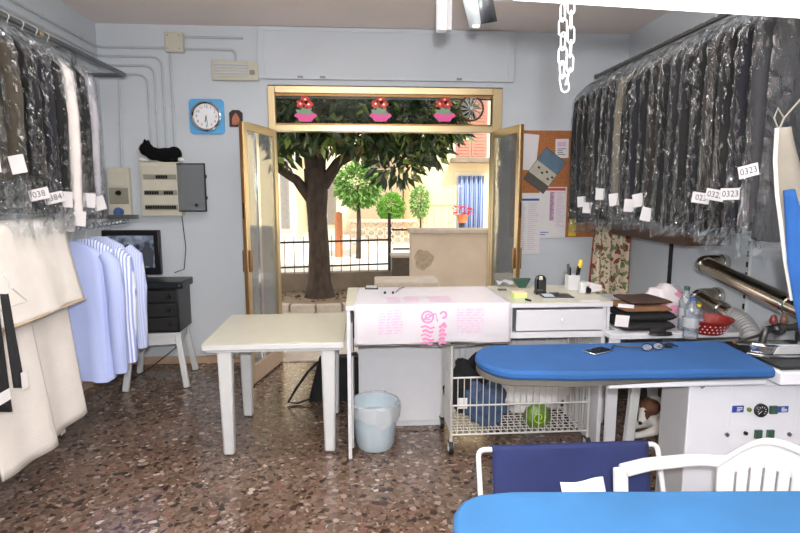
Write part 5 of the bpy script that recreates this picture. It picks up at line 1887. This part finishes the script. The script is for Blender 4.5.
def marks(par_m, px0, py0, px1, py1, n, seed):
    g = random.Random(seed)
    mb = MB()
    p, q_ = UF(px0, py1), UF(px1, py0)
    for k in range(n):
        z = p.z + (q_.z - p.z) * (k + .5) / n
        mb.box(p.x, p.x + (q_.x - p.x) * g.uniform(.5, 1), uy0 - .0088, uy0 - .008, z - .0018, z + .0018)
    o_ = obj('label_text', mb, M['paper'], pnl, smooth=False)
    o_['kind'] = 'stuff'


ctl('blue_label', M['labelblue'], 731, 405, 743, 412)
marks(None, 735.5, 406, 742, 411, 3, 1)
ctl('blue_label', M['labelblue'], 776, 405.5, 787.5, 412)
marks(None, 780, 406.5, 786, 411, 3, 2)
ctl('green_switch', M['ledgreen'], 768, 405, 776, 413, .012)
ctl('green_switch', M['ledgreen'], 753, 429, 760.5, 437.5, .012)
ctl('green_switch', M['ledgreen'], 765, 429, 772.5, 437.5, .012)
ctl('blue_label', M['labelblue'], 757, 440.5, 775, 446)
for px_, py_, rr, m_, nm_ in ((748, 409, .010, 'green', 'green_lamp'), (744.5, 432.5, .009, 'blackpl', 'black_button'), (726, 434, .009, 'railsteel', 'screw'), (788, 433.5, .009, 'railsteel', 'screw')):
    c = UF(px_, py_)
    obj(nm_, MB().cyl((c.x, uy0 - .004, c.z), (c.x, uy0 - .013, c.z), rr, n=14), M[m_], pnl)
c = UF(759.5, 409.5)
gg = obj('pressure_gauge', MB().lathe([(0, -.012), (.024, -.012), (.027, -.016), (.031, -.012), (.031, 0), (0, 0)], (c.x, uy0 - .004, c.z), 28, axis='Y'), M['blackpl'], pnl)
for k in range(9):
    a = R(225) - R(270) * k / 8
    d = Vector((math.cos(a), 0, math.sin(a)))
    obj('tick', MB().bar(Vector((c.x, uy0 - .0168, c.z)) + d * .015, Vector((c.x, uy0 - .0168, c.z)) + d * .021, .002), M['paper'], gg, smooth=False)
obj('needle', MB().bar((c.x, uy0 - .017, c.z), (c.x - .012, uy0 - .017, c.z - .012), .003, .001), M['paper'], gg, smooth=False)
c = UF(695.5, 383)
obj('hook', MB().tube([(c.x, uy0 - .03, c.z + .015), (c.x, uy0 - .035, c.z - .0), (c.x + .01, uy0 - .035, c.z - .012), (c.x + .02, uy0 - .035, c.z - .004)], .003, 6), M['railsteel'], it)
# iron rest at the right end
obj('rest_frame', MB().box(1.79, 2.33, 2.14, 2.60, IZ - .085, IZ - .028), M['enamel'], it, bevel=.006)
rp = MB().extr([Vector((x, y, IZ - .026)) for x, y in ((1.70, 2.62), (1.80, 2.28), (1.92, 2.16), (2.30, 2.16), (2.30, 2.62))], (0, 0, .0)) if False else MB().box(1.81, 2.31, 2.17, 2.58, IZ - .027, IZ - .012)
obj('iron_rest', rp, M['blackpl'], it, bevel=.003)

# steam iron on the rest
ix, iy, iz = 1.93, 2.33, IZ - .0115
ir = thing('steam_iron', 'chrome steam iron with black handle on the rest of the farther ironing table', 'iron', (ix, iy, iz))
Ri = Matrix.Translation((ix, iy, iz)) @ Matrix.Rotation(R(178), 4, 'Z')
M['darkred'] = mat('dark_red_knob', '#561713', .4, var=.05)
so_ = [(.16, 0), (.10, .042), (0, .055), (-.10, .055), (-.10, -.055), (0, -.055), (.10, -.042)]
obj('soleplate', MB().extr([Ri @ Vector((a, b2, .0005)) for a, b2 in so_], (0, 0, .014)), M['chrome'], ir, bevel=.003)
obj('body', MB().extr([Ri @ Vector((a * .92, b2 * .85, .0145)) for a, b2 in so_], (0, 0, .05)), M['chrome'], ir, bevel=.012)
obj('handle', MB().tube(fillet([Ri @ Vector(k) for k in ((.09, 0, .06), (.08, 0, .125), (-.08, 0, .135), (-.085, 0, .06))], .03), .016, 10), M['blackpl'], ir)
for sx_, m_ in ((.045, 'darkred'), (-.005, 'wood')):
    p = Ri @ Vector((sx_, .0, .15))
    obj('valve_cap', MB().lathe([(0, 0), (.015, 0), (.019, .012), (.013, .034), (.006, .042), (0, .043)], p, 14), M[m_], ir)
p = Ri @ Vector((.02, 0, .125))
obj('valve_block', MB().ball(p, .035, .03, .03), M['blackpl'], ir)
obj('side_plate', MB().extr([Ri @ Vector((a, .048, z)) for a, z in ((-.07, .02), (.07, .02), (.055, .05), (.04, .06), (-.06, .06))], Ri.to_3x3() @ Vector((0, .004, 0))), M['greyside'], ir, bevel=.002)
p = W(718, 344, Y=2.6)
rod = thing('support_rod', 'thin black rod angled over the right end of the farther ironing table', 'rod', (1.9, 2.62, IZ))
e1_, e2_ = W(735, 342.5, Y=2.52), W(800, 323, Y=2.45)
obj('rod', MB().cyl(e1_, e2_, .007, n=8), M['blackpl'], rod)
obj('lower_rod', MB().cyl(W(737, 344, Y=2.5), W(775, 346, Y=2.44), .005, n=8), M['railsteel'], rod)
obj('joint', MB().ball(e1_, .011), M['wood'], rod)

# phone and clothes tool on the blue board
p = W(598, 352, Z=IZ)
ph = thing('mobile_phone', 'black smartphone with silver rim lying on the farther blue board', 'phone', (p.x, p.y, IZ))
Rp = Matrix.Translation((p.x, p.y, IZ)) @ Matrix.Rotation(R(-62), 4, 'Z')
obj('body', MB().box(-.035, .035, -.066, .066, .001, .009, Rp), M['chrome'], ph, bevel=.003)
obj('screen', MB().box(-.031, .031, -.056, .056, .009, .0098, Rp), M['darkglass'], ph, smooth=False)
obj('home_button', MB().cyl(Rp @ Vector((0, -.061, .0088)), Rp @ Vector((0, -.061, .0096)), .004, n=10), M['blackpl'], ph)
p = W(640, 350, Z=IZ)
gl = thing('reading_glasses', 'folded black reading glasses lying on the farther blue board', 'glasses', (p.x, p.y, IZ))
for s in (-1, 1):
    cgl = Vector((p.x + .055 + s * .031, p.y - .01 + s * .008, IZ + .018))
    fr_ = obj('lens_frame', MB().tube([cgl + Vector((.026 * math.cos(a), .006 * math.sin(a), .016 * math.sin(a))) for a in [2 * PI * k / 20 for k in range(20)]], .0028, 6, closed=True), M['blackpl'], gl)
    obj('lens', MB().lathe([(0, 0), (.024, 0)], cgl, 18) if False else MB().add([cgl + Vector((.024 * math.cos(a), .006 * math.sin(a), .015 * math.sin(a))) for a in [2 * PI * k / 18 for k in range(18)]], [tuple(range(18))]), M['bottle'], fr_, smooth=False)
obj('temple', MB().tube([(p.x - .002, p.y - .02, IZ + .018), (p.x - .06, p.y + .02, IZ + .012), (p.x - .105, p.y + .04, IZ + .012), (p.x - .125, p.y + .025, IZ + .005)], .004, 6).tube([(p.x + .12, p.y, IZ + .018), (p.x + .17, p.y + .02, IZ + .016), (p.x + .2, p.y + .03, IZ + .006)], .004, 6), M['blackpl'], gl)
obj('bridge', MB().tube([(p.x + .048, p.y - .012, IZ + .022), (p.x + .055, p.y - .012, IZ + .026), (p.x + .062, p.y - .008, IZ + .022)], .0028, 6), M['blackpl'], gl)
p = W(668, 347, Z=IZ)
kr = thing('key_ring', 'bunch of dark keys beside the reading glasses on the blue board', 'keys', (p.x, p.y, IZ))
for k in range(4):
    a = -.5 + .4 * k
    d = Vector((math.cos(a), math.sin(a) * .6, 0))
    obj('key', MB().bar(p + Vector((-.04, 0, .003 + .003 * k)), p + Vector((-.04, 0, .003 + .003 * k)) + d * .06, .012, .0025).cyl(p + Vector((-.04, 0, .002 + .003 * k)), p + Vector((-.04, 0, .0045 + .003 * k)), .012, n=10), M['railsteel'] if k % 2 else M['blackpl'], kr)
obj('fob', MB().box(p.x + .0, p.x + .035, p.y + .01, p.y + .035, IZ + .001, IZ + .012), M['blackpl'], kr, bevel=.003)

# ------------------------------------------------------------------ nearer ironing board (only its top end shows)
NB = .885
nb_ = thing('ironing_board', 'bright blue ironing board nearest to the camera at the bottom edge', 'ironing board', (1.0, 1.1, 0))
c0_ = W(453, 524, Z=NB)
c1_ = W(500, 490.5, Z=NB)
c2_ = W(800, 489, Z=NB)
out = [(c0_.x, .80), (c0_.x, c0_.y), (c0_.x + .01, c0_.y + .05), (c0_.x + .04, c1_.y - .035), (c0_.x + .09, c1_.y - .008), (c1_.x + .03, c1_.y), (c2_.x, c2_.y), (1.75, c2_.y - .02), (1.75, .80)]
obj('board_cover', MB().extr([Vector((x, y, NB)) for x, y in out], (0, 0, -.045)), M['bluenear'], nb_, bevel=.012)
obj('felt_pad', MB().extr([Vector((x * .97 + .03, (y - 1.05) * .95 + 1.05, NB - .045)) for x, y in out], (0, 0, -.02)), M['padgrey'], nb_)
obj('leg', MB().bar((1.0, .85, NB - .065), (1.0, 1.2, .005), .04), M['zinc'], nb_, bevel=.004)
obj('leg', MB().bar((1.0, 1.2, NB - .065), (1.0, .85, .005), .04), M['zinc'], nb_, bevel=.004)
obj('foot', MB().bar((.75, .85, .02), (1.25, .85, .02), .035).bar((.75, 1.2, .02), (1.25, 1.2, .02), .035), M['zinc'], nb_)

# ------------------------------------------------------------------ navy sling laundry trolley
p0_, p1_ = W(478, 450, Y=2.15), W(652, 452, Y=2.15)
lt = thing('laundry_trolley', 'navy canvas sling trolley with white tube frame between the two ironing boards', 'trolley', ((p0_.x + p1_.x) / 2, 1.95, 0))
zt_ = p0_.z
fx0_, fx1_ = p0_.x, p1_.x + .02
for y, s in ((2.15, 1), (1.935, -1)):
    yb_ = 1.935 if s > 0 else 2.15
    zz_ = zt_ if s > 0 else zt_ - .13
    obj('tube_frame', MB().tube(fillet([(fx0_, yb_, .02), (fx0_, y, zz_), (fx1_, y, zz_), (fx1_, yb_, .02)], .03), .011, 10), M['whitepl'], lt)


def sling(u, v):
    x = fx0_ + .055 + (fx1_ - fx0_ - .10) * u
    if v < .2:
        a = PI * v / .2
        y = 2.15 + .017 * math.cos(a)
        z = zt_ - .004 + .019 * math.sin(a)
    else:
        q = (v - .2) / .8
        y = 2.133 - .215 * q + .006 * math.sin(16 * x + 2 * q)
        z = zt_ - .004 - .13 * q - .24 * max(0, math.sin(PI * q)) ** .8
    return Vector((x + .006 * math.sin(5 * x), y, z))


obj('canvas_sling', MB().grid(sling, 30, 48), M['navy'], lt, solid=.004, ang=80)
def rag(u, v):
    p_ = W(560 + 44 * u, 482 + 14 * v - 4 * u * (1 - v), Y=1.99)
    p_.y -= .04 * v + .012 * math.sin(5 * u)
    return p_


solo('white_rag', MB().grid(rag, 10, 6), M['whitecloth'], 'white cloth lying in the navy sling trolley', 'cloth', solid=.006)

# ------------------------------------------------------------------ white plastic armchair
def armchair(cx_, cy_, rot):
    t_ = thing('plastic_armchair', 'white monobloc plastic armchair between the two ironing boards', 'chair', (cx_, cy_, 0))
    Rm = Matrix.Translation((cx_, cy_, 0)) @ Matrix.Rotation(rot, 4, 'Z')
    AW, BD, AH, BH = .27, .215, .632, .772

    def ring(th, off=0.0):
        return Vector(((AW + off) * math.cos(th), .02 + (BD + off) * math.sin(th), 0))

    def ztop(th):
        s_ = max(0, math.sin(th))
        k = max(0, (s_ - .45) / .55)
        k = k * k * (3 - 2 * k)
        return AH + (BH - AH) * k
    # back shell with slots
    vs, fs = [], []
    nu, nv = 60, 10
    t0, t1 = R(28), R(152)
    for j in range(nv + 1):
        for i in range(nu + 1):
            th = t0 + (t1 - t0) * i / nu
            z0 = .43
            z = z0 + (ztop(th) - z0) * j / nv
            p = ring(th, -.03 + .03 * j / nv)
            vs.append(Rm @ Vector((p.x, p.y, z)))
    for j in range(nv):
        for i in range(nu):
            if 1 < j < 7 and i % 5 == 2 and 5 < i < 55:
                continue
            fs.append((j * (nu + 1) + i, j * (nu + 1) + i + 1, (j + 1) * (nu + 1) + i + 1, (j + 1) * (nu + 1) + i))
    obj('backrest', MB().add(vs, fs), M['whitepl'], t_, solid=.010, ang=50)
    # top rail flowing into the arms
    path = [Vector((AW + .005, -.25, AH - .012)), Vector((AW + .005, -.15, AH))] + [ring(a) + Vector((0, 0, ztop(a))) for a in [R(0) + PI * k / 26 for k in range(27)]] + [Vector((-AW - .005, -.15, AH)), Vector((-AW - .005, -.25, AH - .012))]
    pr_ = MB()
    n = len(path)
    for i, p in enumerate(path):
        d = (path[min(i + 1, n - 1)] - path[max(i - 1, 0)])
        d.z = 0
        d.normalize()
        sd_ = Vector((-d.y, d.x, 0))
        inn = .014 if 6 < i < n - 7 else .032
        for a, z in ((-inn, -.012), (inn, -.012), (inn + .004, 0), (inn - .006, .012), (-inn + .006, .012), (-inn - .004, 0)):
            pr_.v.append(Rm @ (p + sd_ * a + Vector((0, 0, z))))
    for i in range(n - 1):
        for k in range(6):
            pr_.f.append((i * 6 + k, i * 6 + (k + 1) % 6, (i + 1) * 6 + (k + 1) % 6, (i + 1) * 6 + k))
    pr_.f += [tuple(range(6)), tuple(reversed(range((n - 1) * 6, n * 6)))]
    obj('arm_rail', pr_, M['whitepl'], t_, bevel=.004)
    obj('seat', MB().box(-.235, .235, -.25, .20, .405, .43, Rm), M['whitepl'], t_, bevel=.012)
    for s in (-1, 1):
        obj('leg', MB().tube(fillet([Rm @ Vector((s * (AW + .005), -.235, AH - .014)), Rm @ Vector((s * (AW + .01), -.27, AH - .05)), Rm @ Vector((s * (AW - .01), -.245, .36)), Rm @ Vector((s * (AW + .02), -.29, .004))], .04), [.026] * 3 + [.027] * 11, 8, flat=.7) if False else MB().bar(Rm @ Vector((s * (AW + .008), -.262, AH - .004)), Rm @ Vector((s * (AW + .0), -.25, .40)), .052, .026).bar(Rm @ Vector((s * (AW + .0), -.25, .42)), Rm @ Vector((s * (AW + .02), -.30, .004)), .05, .028), M['whitepl'], t_, bevel=.007)
        obj('leg', MB().bar(Rm @ Vector((s * .2, .19, .42)), Rm @ Vector((s * .235, .29, .004)), .05, .028), M['whitepl'], t_, bevel=.007)
    return t_


armchair(1.255, 1.62, R(-82))
p = W(798, 463, Y=2.2)
solo('pink_clip', MB().extr([p + Vector((-.02, 0, 0)), p + Vector((.01, 0, .028)), p + Vector((.05, 0, .02)), p + Vector((.05, 0, -.03)), p + Vector((.01, 0, -.025))], (0, .05, 0)), M['pinkthing'], 'hot pink plastic piece at the right edge in front of the control cabinet', 'plastic piece', bevel=.004)

# ------------------------------------------------------------------ stool and dog behind the ironing table
stool('plastic_stool', 'white plastic stool under the ironing table beside the dog', 1.90, 3.34 + .10, .545, .165, R(2), .055, leg_w=.06) if False else None


def dogmesh(o):
    mb = MB()
    mb.ball(o + Vector((.16, .05, .10)), .20, .12, .10).ball(o + Vector((.0, .01, .12)), .11, .10, .115).ball(o + Vector((.31, .06, .09)), .10, .11, .09)
    mb.tube([o + Vector((-.0, 0, .13)), o + Vector((-.05, -.04, .175)), o + Vector((-.09, -.07, .195))], [.085, .065, .055], 10)
    mb.ball(o + Vector((-.10, -.08, .20)), .062, .058, .055)
    mb.tube([o + Vector((-.115, -.09, .19)), o + Vector((-.15, -.115, .145)), o + Vector((-.172, -.13, .112))], [.046, .034, .024], 10)
    for s in (-1, 1):
        mb.tube([o + Vector((-.07 + s * .0, -.075 + s * .05, .24)), o + Vector((-.075, -.075 + s * .075, .215)), o + Vector((-.095, -.08 + s * .085, .17))], [.02, .018, .008], 6)
    for yy in (-.08, .05):
        mb.tube([o + Vector((.0, yy, .09)), o + Vector((-.05, yy - .03, .04)), o + Vector((-.17, yy - .05, .026)), o + Vector((-.22, yy - .055, .022))], [.05, .036, .024, .024], 8)
    mb.tube([o + Vector((.30, -.03, .08)), o + Vector((.22, -.08, .06)), o + Vector((.28, -.11, .028)), o + Vector((.2, -.125, .024))], [.06, .045, .028, .022], 8)
    mb.tube([o + Vector((.39, .08, .08)), o + Vector((.47, .05, .06)), o + Vector((.50, 0, .03))], [.02, .015, .007], 6)
    return mb


do = Vector((2.03, 3.50, .0))
DM = spot_mat('white_brown_dog_coat', '#d9d5cf', [((-.085, -.08, .215), .075, '#573520'), ((-.085, -.155, .20), .045, '#5b3722'), ((-.085, 0, .20), .045, '#5b3722'), ((-.12, -.135, .165), .035, '#573520'), ((.26, .02, .18), .07, '#573520')])
dg = thing('dog', 'white dog with brown head lying on the floor beside the stool leg', 'dog', do)
obj('body', dogmesh(do), DM, dg, remesh=.011)
obj('nose', MB().ball(do + Vector((-.178, -.136, .112)), .012), M['blackpl'], dg)
for s in (-1, 1):
    obj('eye', MB().ball(do + Vector((-.145, -.095 + s * .034, .19)), .009), M['blackpl'], dg)

# white plastic stool whose front frame shows left of the cabinet
stool('plastic_stool', 'white plastic stool under the farther ironing table in front of the dog', 1.905, 3.45, .50, .165, R(2), .065, leg_w=.06)

# ------------------------------------------------------------------ exhaust pipes on the right wall
def pipe(name, label, pts, rr, bands, m):
    t_ = thing(name, label, 'pipe', pts[0])
    obj('tube', MB().tube(fillet(pts, .10, 8), rr, 20), m, t_)
    for bp_, d in bands:
        d = Vector(d).normalized()
        obj('clamp_band', MB().cyl(Vector(bp_) - d * .012, Vector(bp_) + d * .012, rr + .006, n=20), M['chrome'], t_)
    return t_


e0_ = W(700, 263, X=2.36)
e1_ = W(806, 313, X=2.30)
pu = Vector((2.36, e0_.y, e0_.z))
dd_ = (Vector((2.30, 2.3, 1.01)) - pu)
far_ = W(812, 316, Y=2.6)
pipe('steel_pipe', 'upper polished steel exhaust pipe running from the right wall towards the camera', [(XR - .002, pu.y, pu.z), tuple(pu), tuple(far_), tuple(far_ + (far_ - pu).normalized() * .5)], .056, [(pu.lerp(far_, .07), far_ - pu), (pu.lerp(far_, .85), far_ - pu), ((XR - .03, pu.y, pu.z), (1, 0, 0))], M['steelpipe'])
l0 = W(695, 296, X=2.36)
l1 = W(733, 317, Y=l0.y - .42)
l0 = Vector(l0)
pipe('steel_pipe', 'lower polished steel exhaust stub pipe on the right wall, joined to a grey hose', [(XR - .002, l0.y, l0.z), tuple(l0), tuple(l1)], .056, [(l0.lerp(l1, .12), l1 - l0), (l0.lerp(l1, .72), l1 - l0), ((XR - .03, l0.y, l0.z), (1, 0, 0))], M['steelpipe'])
dl = (Vector(l1) - l0).normalized()
hs = thing('flexible_hose', 'grey ribbed flexible hose curving down from the lower steel pipe', 'hose', l1)
hp = [Vector(l1) - dl * .02, Vector(l1) + dl * .10, W(752, 338, Y=l1.y - .22), W(757, 352, Y=l1.y - .25), W(757, 372, Y=l1.y - .26)]
# smooth the hose
sm = []
for i in range(len(hp) - 1):
    p_1 = hp[max(i - 1, 0)]
    p0__ = hp[i]
    p1__ = hp[i + 1]
    p2__ = hp[min(i + 2, len(hp) - 1)]
    for k in range(12):
        t_ = k / 12
        sm.append(0.5 * ((2 * p0__) + (p1__ - p_1) * t_ + (2 * p_1 - 5 * p0__ + 4 * p1__ - p2__) * t_ ** 2 + (-p_1 + 3 * p0__ - 3 * p1__ + p2__) * t_ ** 3))
sm.append(hp[-1])
obj('hose', MB().tube(sm, [.058 if k % 2 else .053 for k in range(len(sm))], 18), M['flex'], hs)

# ------------------------------------------------------------------ brown shelf box and floral curtain in the corner
bs_ = thing('wooden_shelf', 'brown wooden shelf box on the right wall below the wrapped clothes', 'shelf', (XR, 4.1, 1.26))
obj('front_board', MB().box(2.215, 2.235, 3.60, 4.72, 1.27, 1.44), M['wood'], bs_, bevel=.004)
obj('shelf_board', MB().box(2.235, XR - .003, 3.60, 4.72, 1.27, 1.29), M['wood'], bs_, bevel=.004)
for ye in (3.60, 4.70):
    obj('end_board', MB().box(2.235, XR - .003, ye, ye + .02, 1.29, 1.44), M['wood'], bs_, bevel=.004)
q0, q1 = W(592, 250, Y=5.0), W(633, 250, Y=5.0)
fc_ = thing('floral_curtain', 'cream floral curtain with red borders hanging in the right back corner', 'curtain', ((q0.x + q1.x) / 2, 5.0, .5))
fmat = floral()


def cur(u, v):
    return Vector((q0.x + (q1.x - q0.x) * u + .01 * math.sin(6 * v + 9 * u), 5.0 + .035 * math.sin(2 * PI * 4.2 * u + .8 * v) + .01 * math.sin(17 * u), 1.62 - 1.15 * v))


obj('cloth', MB().grid(cur, 70, 10), fmat, fc_, solid=.004, ang=80)
M['redborder'] = mat('red_border', '#8f4a42', .9, var=.1)
for ua, ub in ((0, .07), (.92, 1)):
    obj('border', MB().grid(lambda u, v: cur(ua + (ub - ua) * u, v) + Vector((0, -.004, 0)), 6, 10), M['redborder'], fc_, solid=.003, ang=80)
obj('curtain_rod', MB().cyl((q0.x - .05, 5.0, 1.625), (XR - .002, 5.0, 1.625), .01), M['wood'], fc_)

# ------------------------------------------------------------------ right rail with the wrapped clothes
RX, RZ = 2.085, 2.64
rr_ = thing('clothes_rail', 'dark steel clothes rail running along the right wall above the wrapped clothes', 'clothes rail', (XR, 3.2, RZ))
obj('rail', MB().tube([(RX, .3, RZ), (RX, 4.88, RZ)], .016, 10), M['railsteel'], rr_)
obj('end_cap', MB().cyl((RX, 4.865, RZ), (RX, 4.885, RZ), .022), M['railsteel'], rr_)
for y in (1.0, 2.9, 4.80):
    obj('bracket', MB().bar((RX, y, RZ - .0), (XR - .002, y, RZ), .03, .01), M['railsteel'], rr_)
n = 20
cols = ['black', 'charcoal', 'black', 'darkbrown', 'navy', 'black', 'charcoal', 'taupe', 'black', 'navy', 'black', 'darkbrown', 'black', 'charcoal', 'black', 'black', 'darkbrown', 'black', 'navy', 'greyquilt']
CN = {'black': 'black', 'charcoal': 'charcoal', 'darkbrown': 'dark brown', 'navy': 'navy', 'taupe': 'taupe', 'greyquilt': 'grey padded'}
g = random.Random(5)
tags = {2: '', 3: '', 5: '', 7: '', 9: '', 10: '', 11: '', 16: '023', 17: '0323', 18: '0323', 19: '0323'}
tagpx = {16: (716, 198), 17: (735, 195), 18: (755, 194), 19: (764, 171)}
for i in range(n):
    y = 4.70 - i * .115
    f = i / (n - 1)
    hem = (1.36 + .03 * i if i < 6 else 1.52 - .006 * (i - 6)) + g.uniform(-.05, .05)
    if i >= 12:
        hem = 1.43 + g.uniform(-.02, .02)
    c_n = cols[i]
    lab = '%s wrapped garment from the back wall on right rail, %s%s' % (ORD[i], CN[c_n], {'': ', white ticket', None: ''}.get(tags.get(i), ', ticket %s' % tags.get(i)))
    if c_n == 'greyquilt':
        lab = 'grey padded jacket in film, nearest to the camera on the right rail'
    garment('wrapped_garment', lab, 'garment', 'wrapped garments on the right rail', RX, y, RZ, 2.53 - g.uniform(0, .03), hem, .245, .037, G[c_n], 200 + i, side=-1, tag_txt=tags.get(i), tag_z=hem + .02 + g.uniform(0, .08), bag_z=hem - g.uniform(.02, .09), tag_px=tagpx.get(i))

# ------------------------------------------------------------------ blue and cream press cloth hanging at the right
p = W(776, 128, Y=2.15)
M['padcream'] = mat('used_cream_cotton', '#8f897e', .95, var=.08, scale=9)
hc = thing('hanging_press_cloth', 'cream and blue press cloth hanging from a cord at the right edge', 'cloth', p)


def hcl(pxs, pys, m, nm_, Y_, th=.02):
    L, Rr = pxs
    def fn(u, v):
        k = v * (len(pys) - 1)
        i = min(int(k), len(pys) - 2)
        t_ = k - i
        y_ = pys[i] * (1 - t_) + pys[i + 1] * t_
        xl = L[i] * (1 - t_) + L[i + 1] * t_
        xr = Rr[i] * (1 - t_) + Rr[i + 1] * t_
        q_ = W(xl + (xr - xl) * u, y_, Y=Y_)
        q_.y -= .03 * math.sin(PI * u)
        return q_
    obj(nm_, MB().grid(fn, 10, 18), m, hc, solid=th, ang=80)


hcl(([776, 774, 776, 779, 783, 790], [787, 796, 806, 815, 825, 830]), [128, 160, 195, 225, 262, 300], M['padcream'], 'cream_face', 2.16)
hcl(([785, 786, 787, 793, 800], [788, 803, 815, 828, 835]), [190, 225, 262, 300, 335], M['bluepale'], 'blue_face', 2.12)
obj('edge_band', MB().tube([W(a, b2, Y=2.13) for a, b2 in ((777, 128), (775, 160), (777, 195), (781, 225), (785, 260), (792, 300))], .008, 6), M['cream'], hc)
obj('cord', MB().tube([W(a, b2, Y=2.15) for a, b2 in ((779, 130), (784, 118), (800, 100), (820, 80), (840, 60))], .004, 6).tube([W(a, b2, Y=2.15) for a, b2 in ((779, 130), (774, 118), (778, 108), (784, 118))], .003, 6), M['beigedark'], hc)

# ------------------------------------------------------------------ hanging lamp batten, chain, ceiling post and bracket
bA, bB = W(497, -8, Y=1.6), W(806, 11.5, Y=1.6)
hl = thing('hanging_lamp', 'long white fluorescent batten lamp hung below the ceiling at the top right', 'lamp', ((bA.x + bB.x) / 2, 1.6, bA.z))
bE = bB + (bB - bA) * .8
bS = bA
obj('housing', MB().bar(bS + Vector((0, 0, .018)), bE + Vector((0, 0, .018)), .05, .028), M['enamel'], hl, bevel=.005)
obj('lamp_tube', MB().cyl(bS.lerp(bE, .03) + Vector((0, 0, -.006)), bS.lerp(bE, .97) + Vector((0, 0, -.006)), .013, n=12), M['glowtube'], hl)
for t_ in (.0, .985):
    obj('lamp_holder', MB().bar(bS.lerp(bE, t_) + Vector((0, 0, -.004)), bS.lerp(bE, t_ + .015) + Vector((0, 0, -.004)), .03, .03), M['whitepl'], hl)
for t_ in (.12, .85):
    q_ = bS.lerp(bE, t_)
    obj('suspension', MB().cyl(q_ + Vector((0, 0, .03)), Vector((q_.x, q_.y, ZC)), .004, n=6), M['zinc'], hl)


def link(c, d, tw, L=.046, wd=.0105, r_=.0027):
    d = d.normalized()
    x = d.cross(Vector((0, 1, 0.01))).normalized()
    y = d.cross(x)
    s_ = x * math.cos(tw) + y * math.sin(tw)
    pts = []
    for k in range(8):
        a = PI * k / 7
        pts.append(c + d * (L / 2 - wd + wd * math.sin(a)) + s_ * wd * math.cos(a))
    for k in range(8):
        a = PI + PI * k / 7
        pts.append(c + d * (-L / 2 + wd + wd * math.sin(a)) + s_ * wd * math.cos(a))
    return MB().tube(pts, r_, 6, closed=True)


ch = thing('plastic_chain', 'white plastic link chain looping down from the hanging lamp', 'chain', (.585, 1.54, 1.93))
cpts = [W(562.5, -2, Y=1.53), W(563, 40, Y=1.53), W(562, 70, Y=1.53), W(565, 87, Y=1.53), W(569.5, 70, Y=1.53), W(571, 40, Y=1.53), W(571, -2, Y=1.53)]
ln_ = 0
dense = []
for i in range(len(cpts) - 1):
    for k in range(40):
        dense.append(cpts[i].lerp(cpts[i + 1], k / 40))
acc = 0
last = dense[0]
kk = 0
for i in range(1, len(dense) - 1):
    acc += (dense[i] - dense[i - 1]).length
    if acc >= .036:
        obj('link', link(dense[i], dense[min(i + 6, len(dense) - 1)] - dense[max(0, i - 6)], .25 if kk % 2 else 1.35), M['whitepl'], ch)
        acc = 0
        kk += 1

tpz = W(442, 31.5, Y=3.0)
ph_ = thing('ceiling_post', 'white square post hanging from the ceiling in front of the shutter casing', 'post', (tpz.x, 3.0, tpz.z))
obj('post', MB().box(tpz.x - .028, tpz.x + .022, 2.97, 3.03, tpz.z, ZC), M['enamel'], ph_, bevel=.004)
obj('side_strip', MB().box(tpz.x + .0225, tpz.x + .05, 2.985, 3.02, tpz.z + .005, ZC), M['greyside'], ph_, bevel=.003)
gb = thing('ceiling_bracket', 'grey folded metal bracket slanting down from the ceiling right of the white post', 'bracket', (.6, 3.2, 2.6))
ga = [W(457, -30, Y=3.4), W(488, -30, Y=3.4), W(497, 21, Y=3.4), W(474, 28, Y=3.4), W(470, 29, Y=3.4)]
top_a, top_b = W(455, -30, Y=3.4), W(487, -30, Y=3.4)
mid_t, mid_b = W(474, -30, Y=3.36), W(481, 24, Y=3.36)
bl_, br_ = W(470, 28.5, Y=3.4), W(497, 21.5, Y=3.4)
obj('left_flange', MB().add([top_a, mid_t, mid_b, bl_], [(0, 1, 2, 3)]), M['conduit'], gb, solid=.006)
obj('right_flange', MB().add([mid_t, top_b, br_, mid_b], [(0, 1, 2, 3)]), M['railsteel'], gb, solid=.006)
obj('end_screw', MB().cyl(bl_ + Vector((.01, -.03, .0)), bl_ + Vector((.05, -.04, .0)), .012), M['zinc'], gb)
obj('hanger_rod', MB().cyl(mid_t + Vector((0, .02, -.1)), Vector((mid_t.x, mid_t.y + .02, ZC)), .008), M['zinc'], gb)
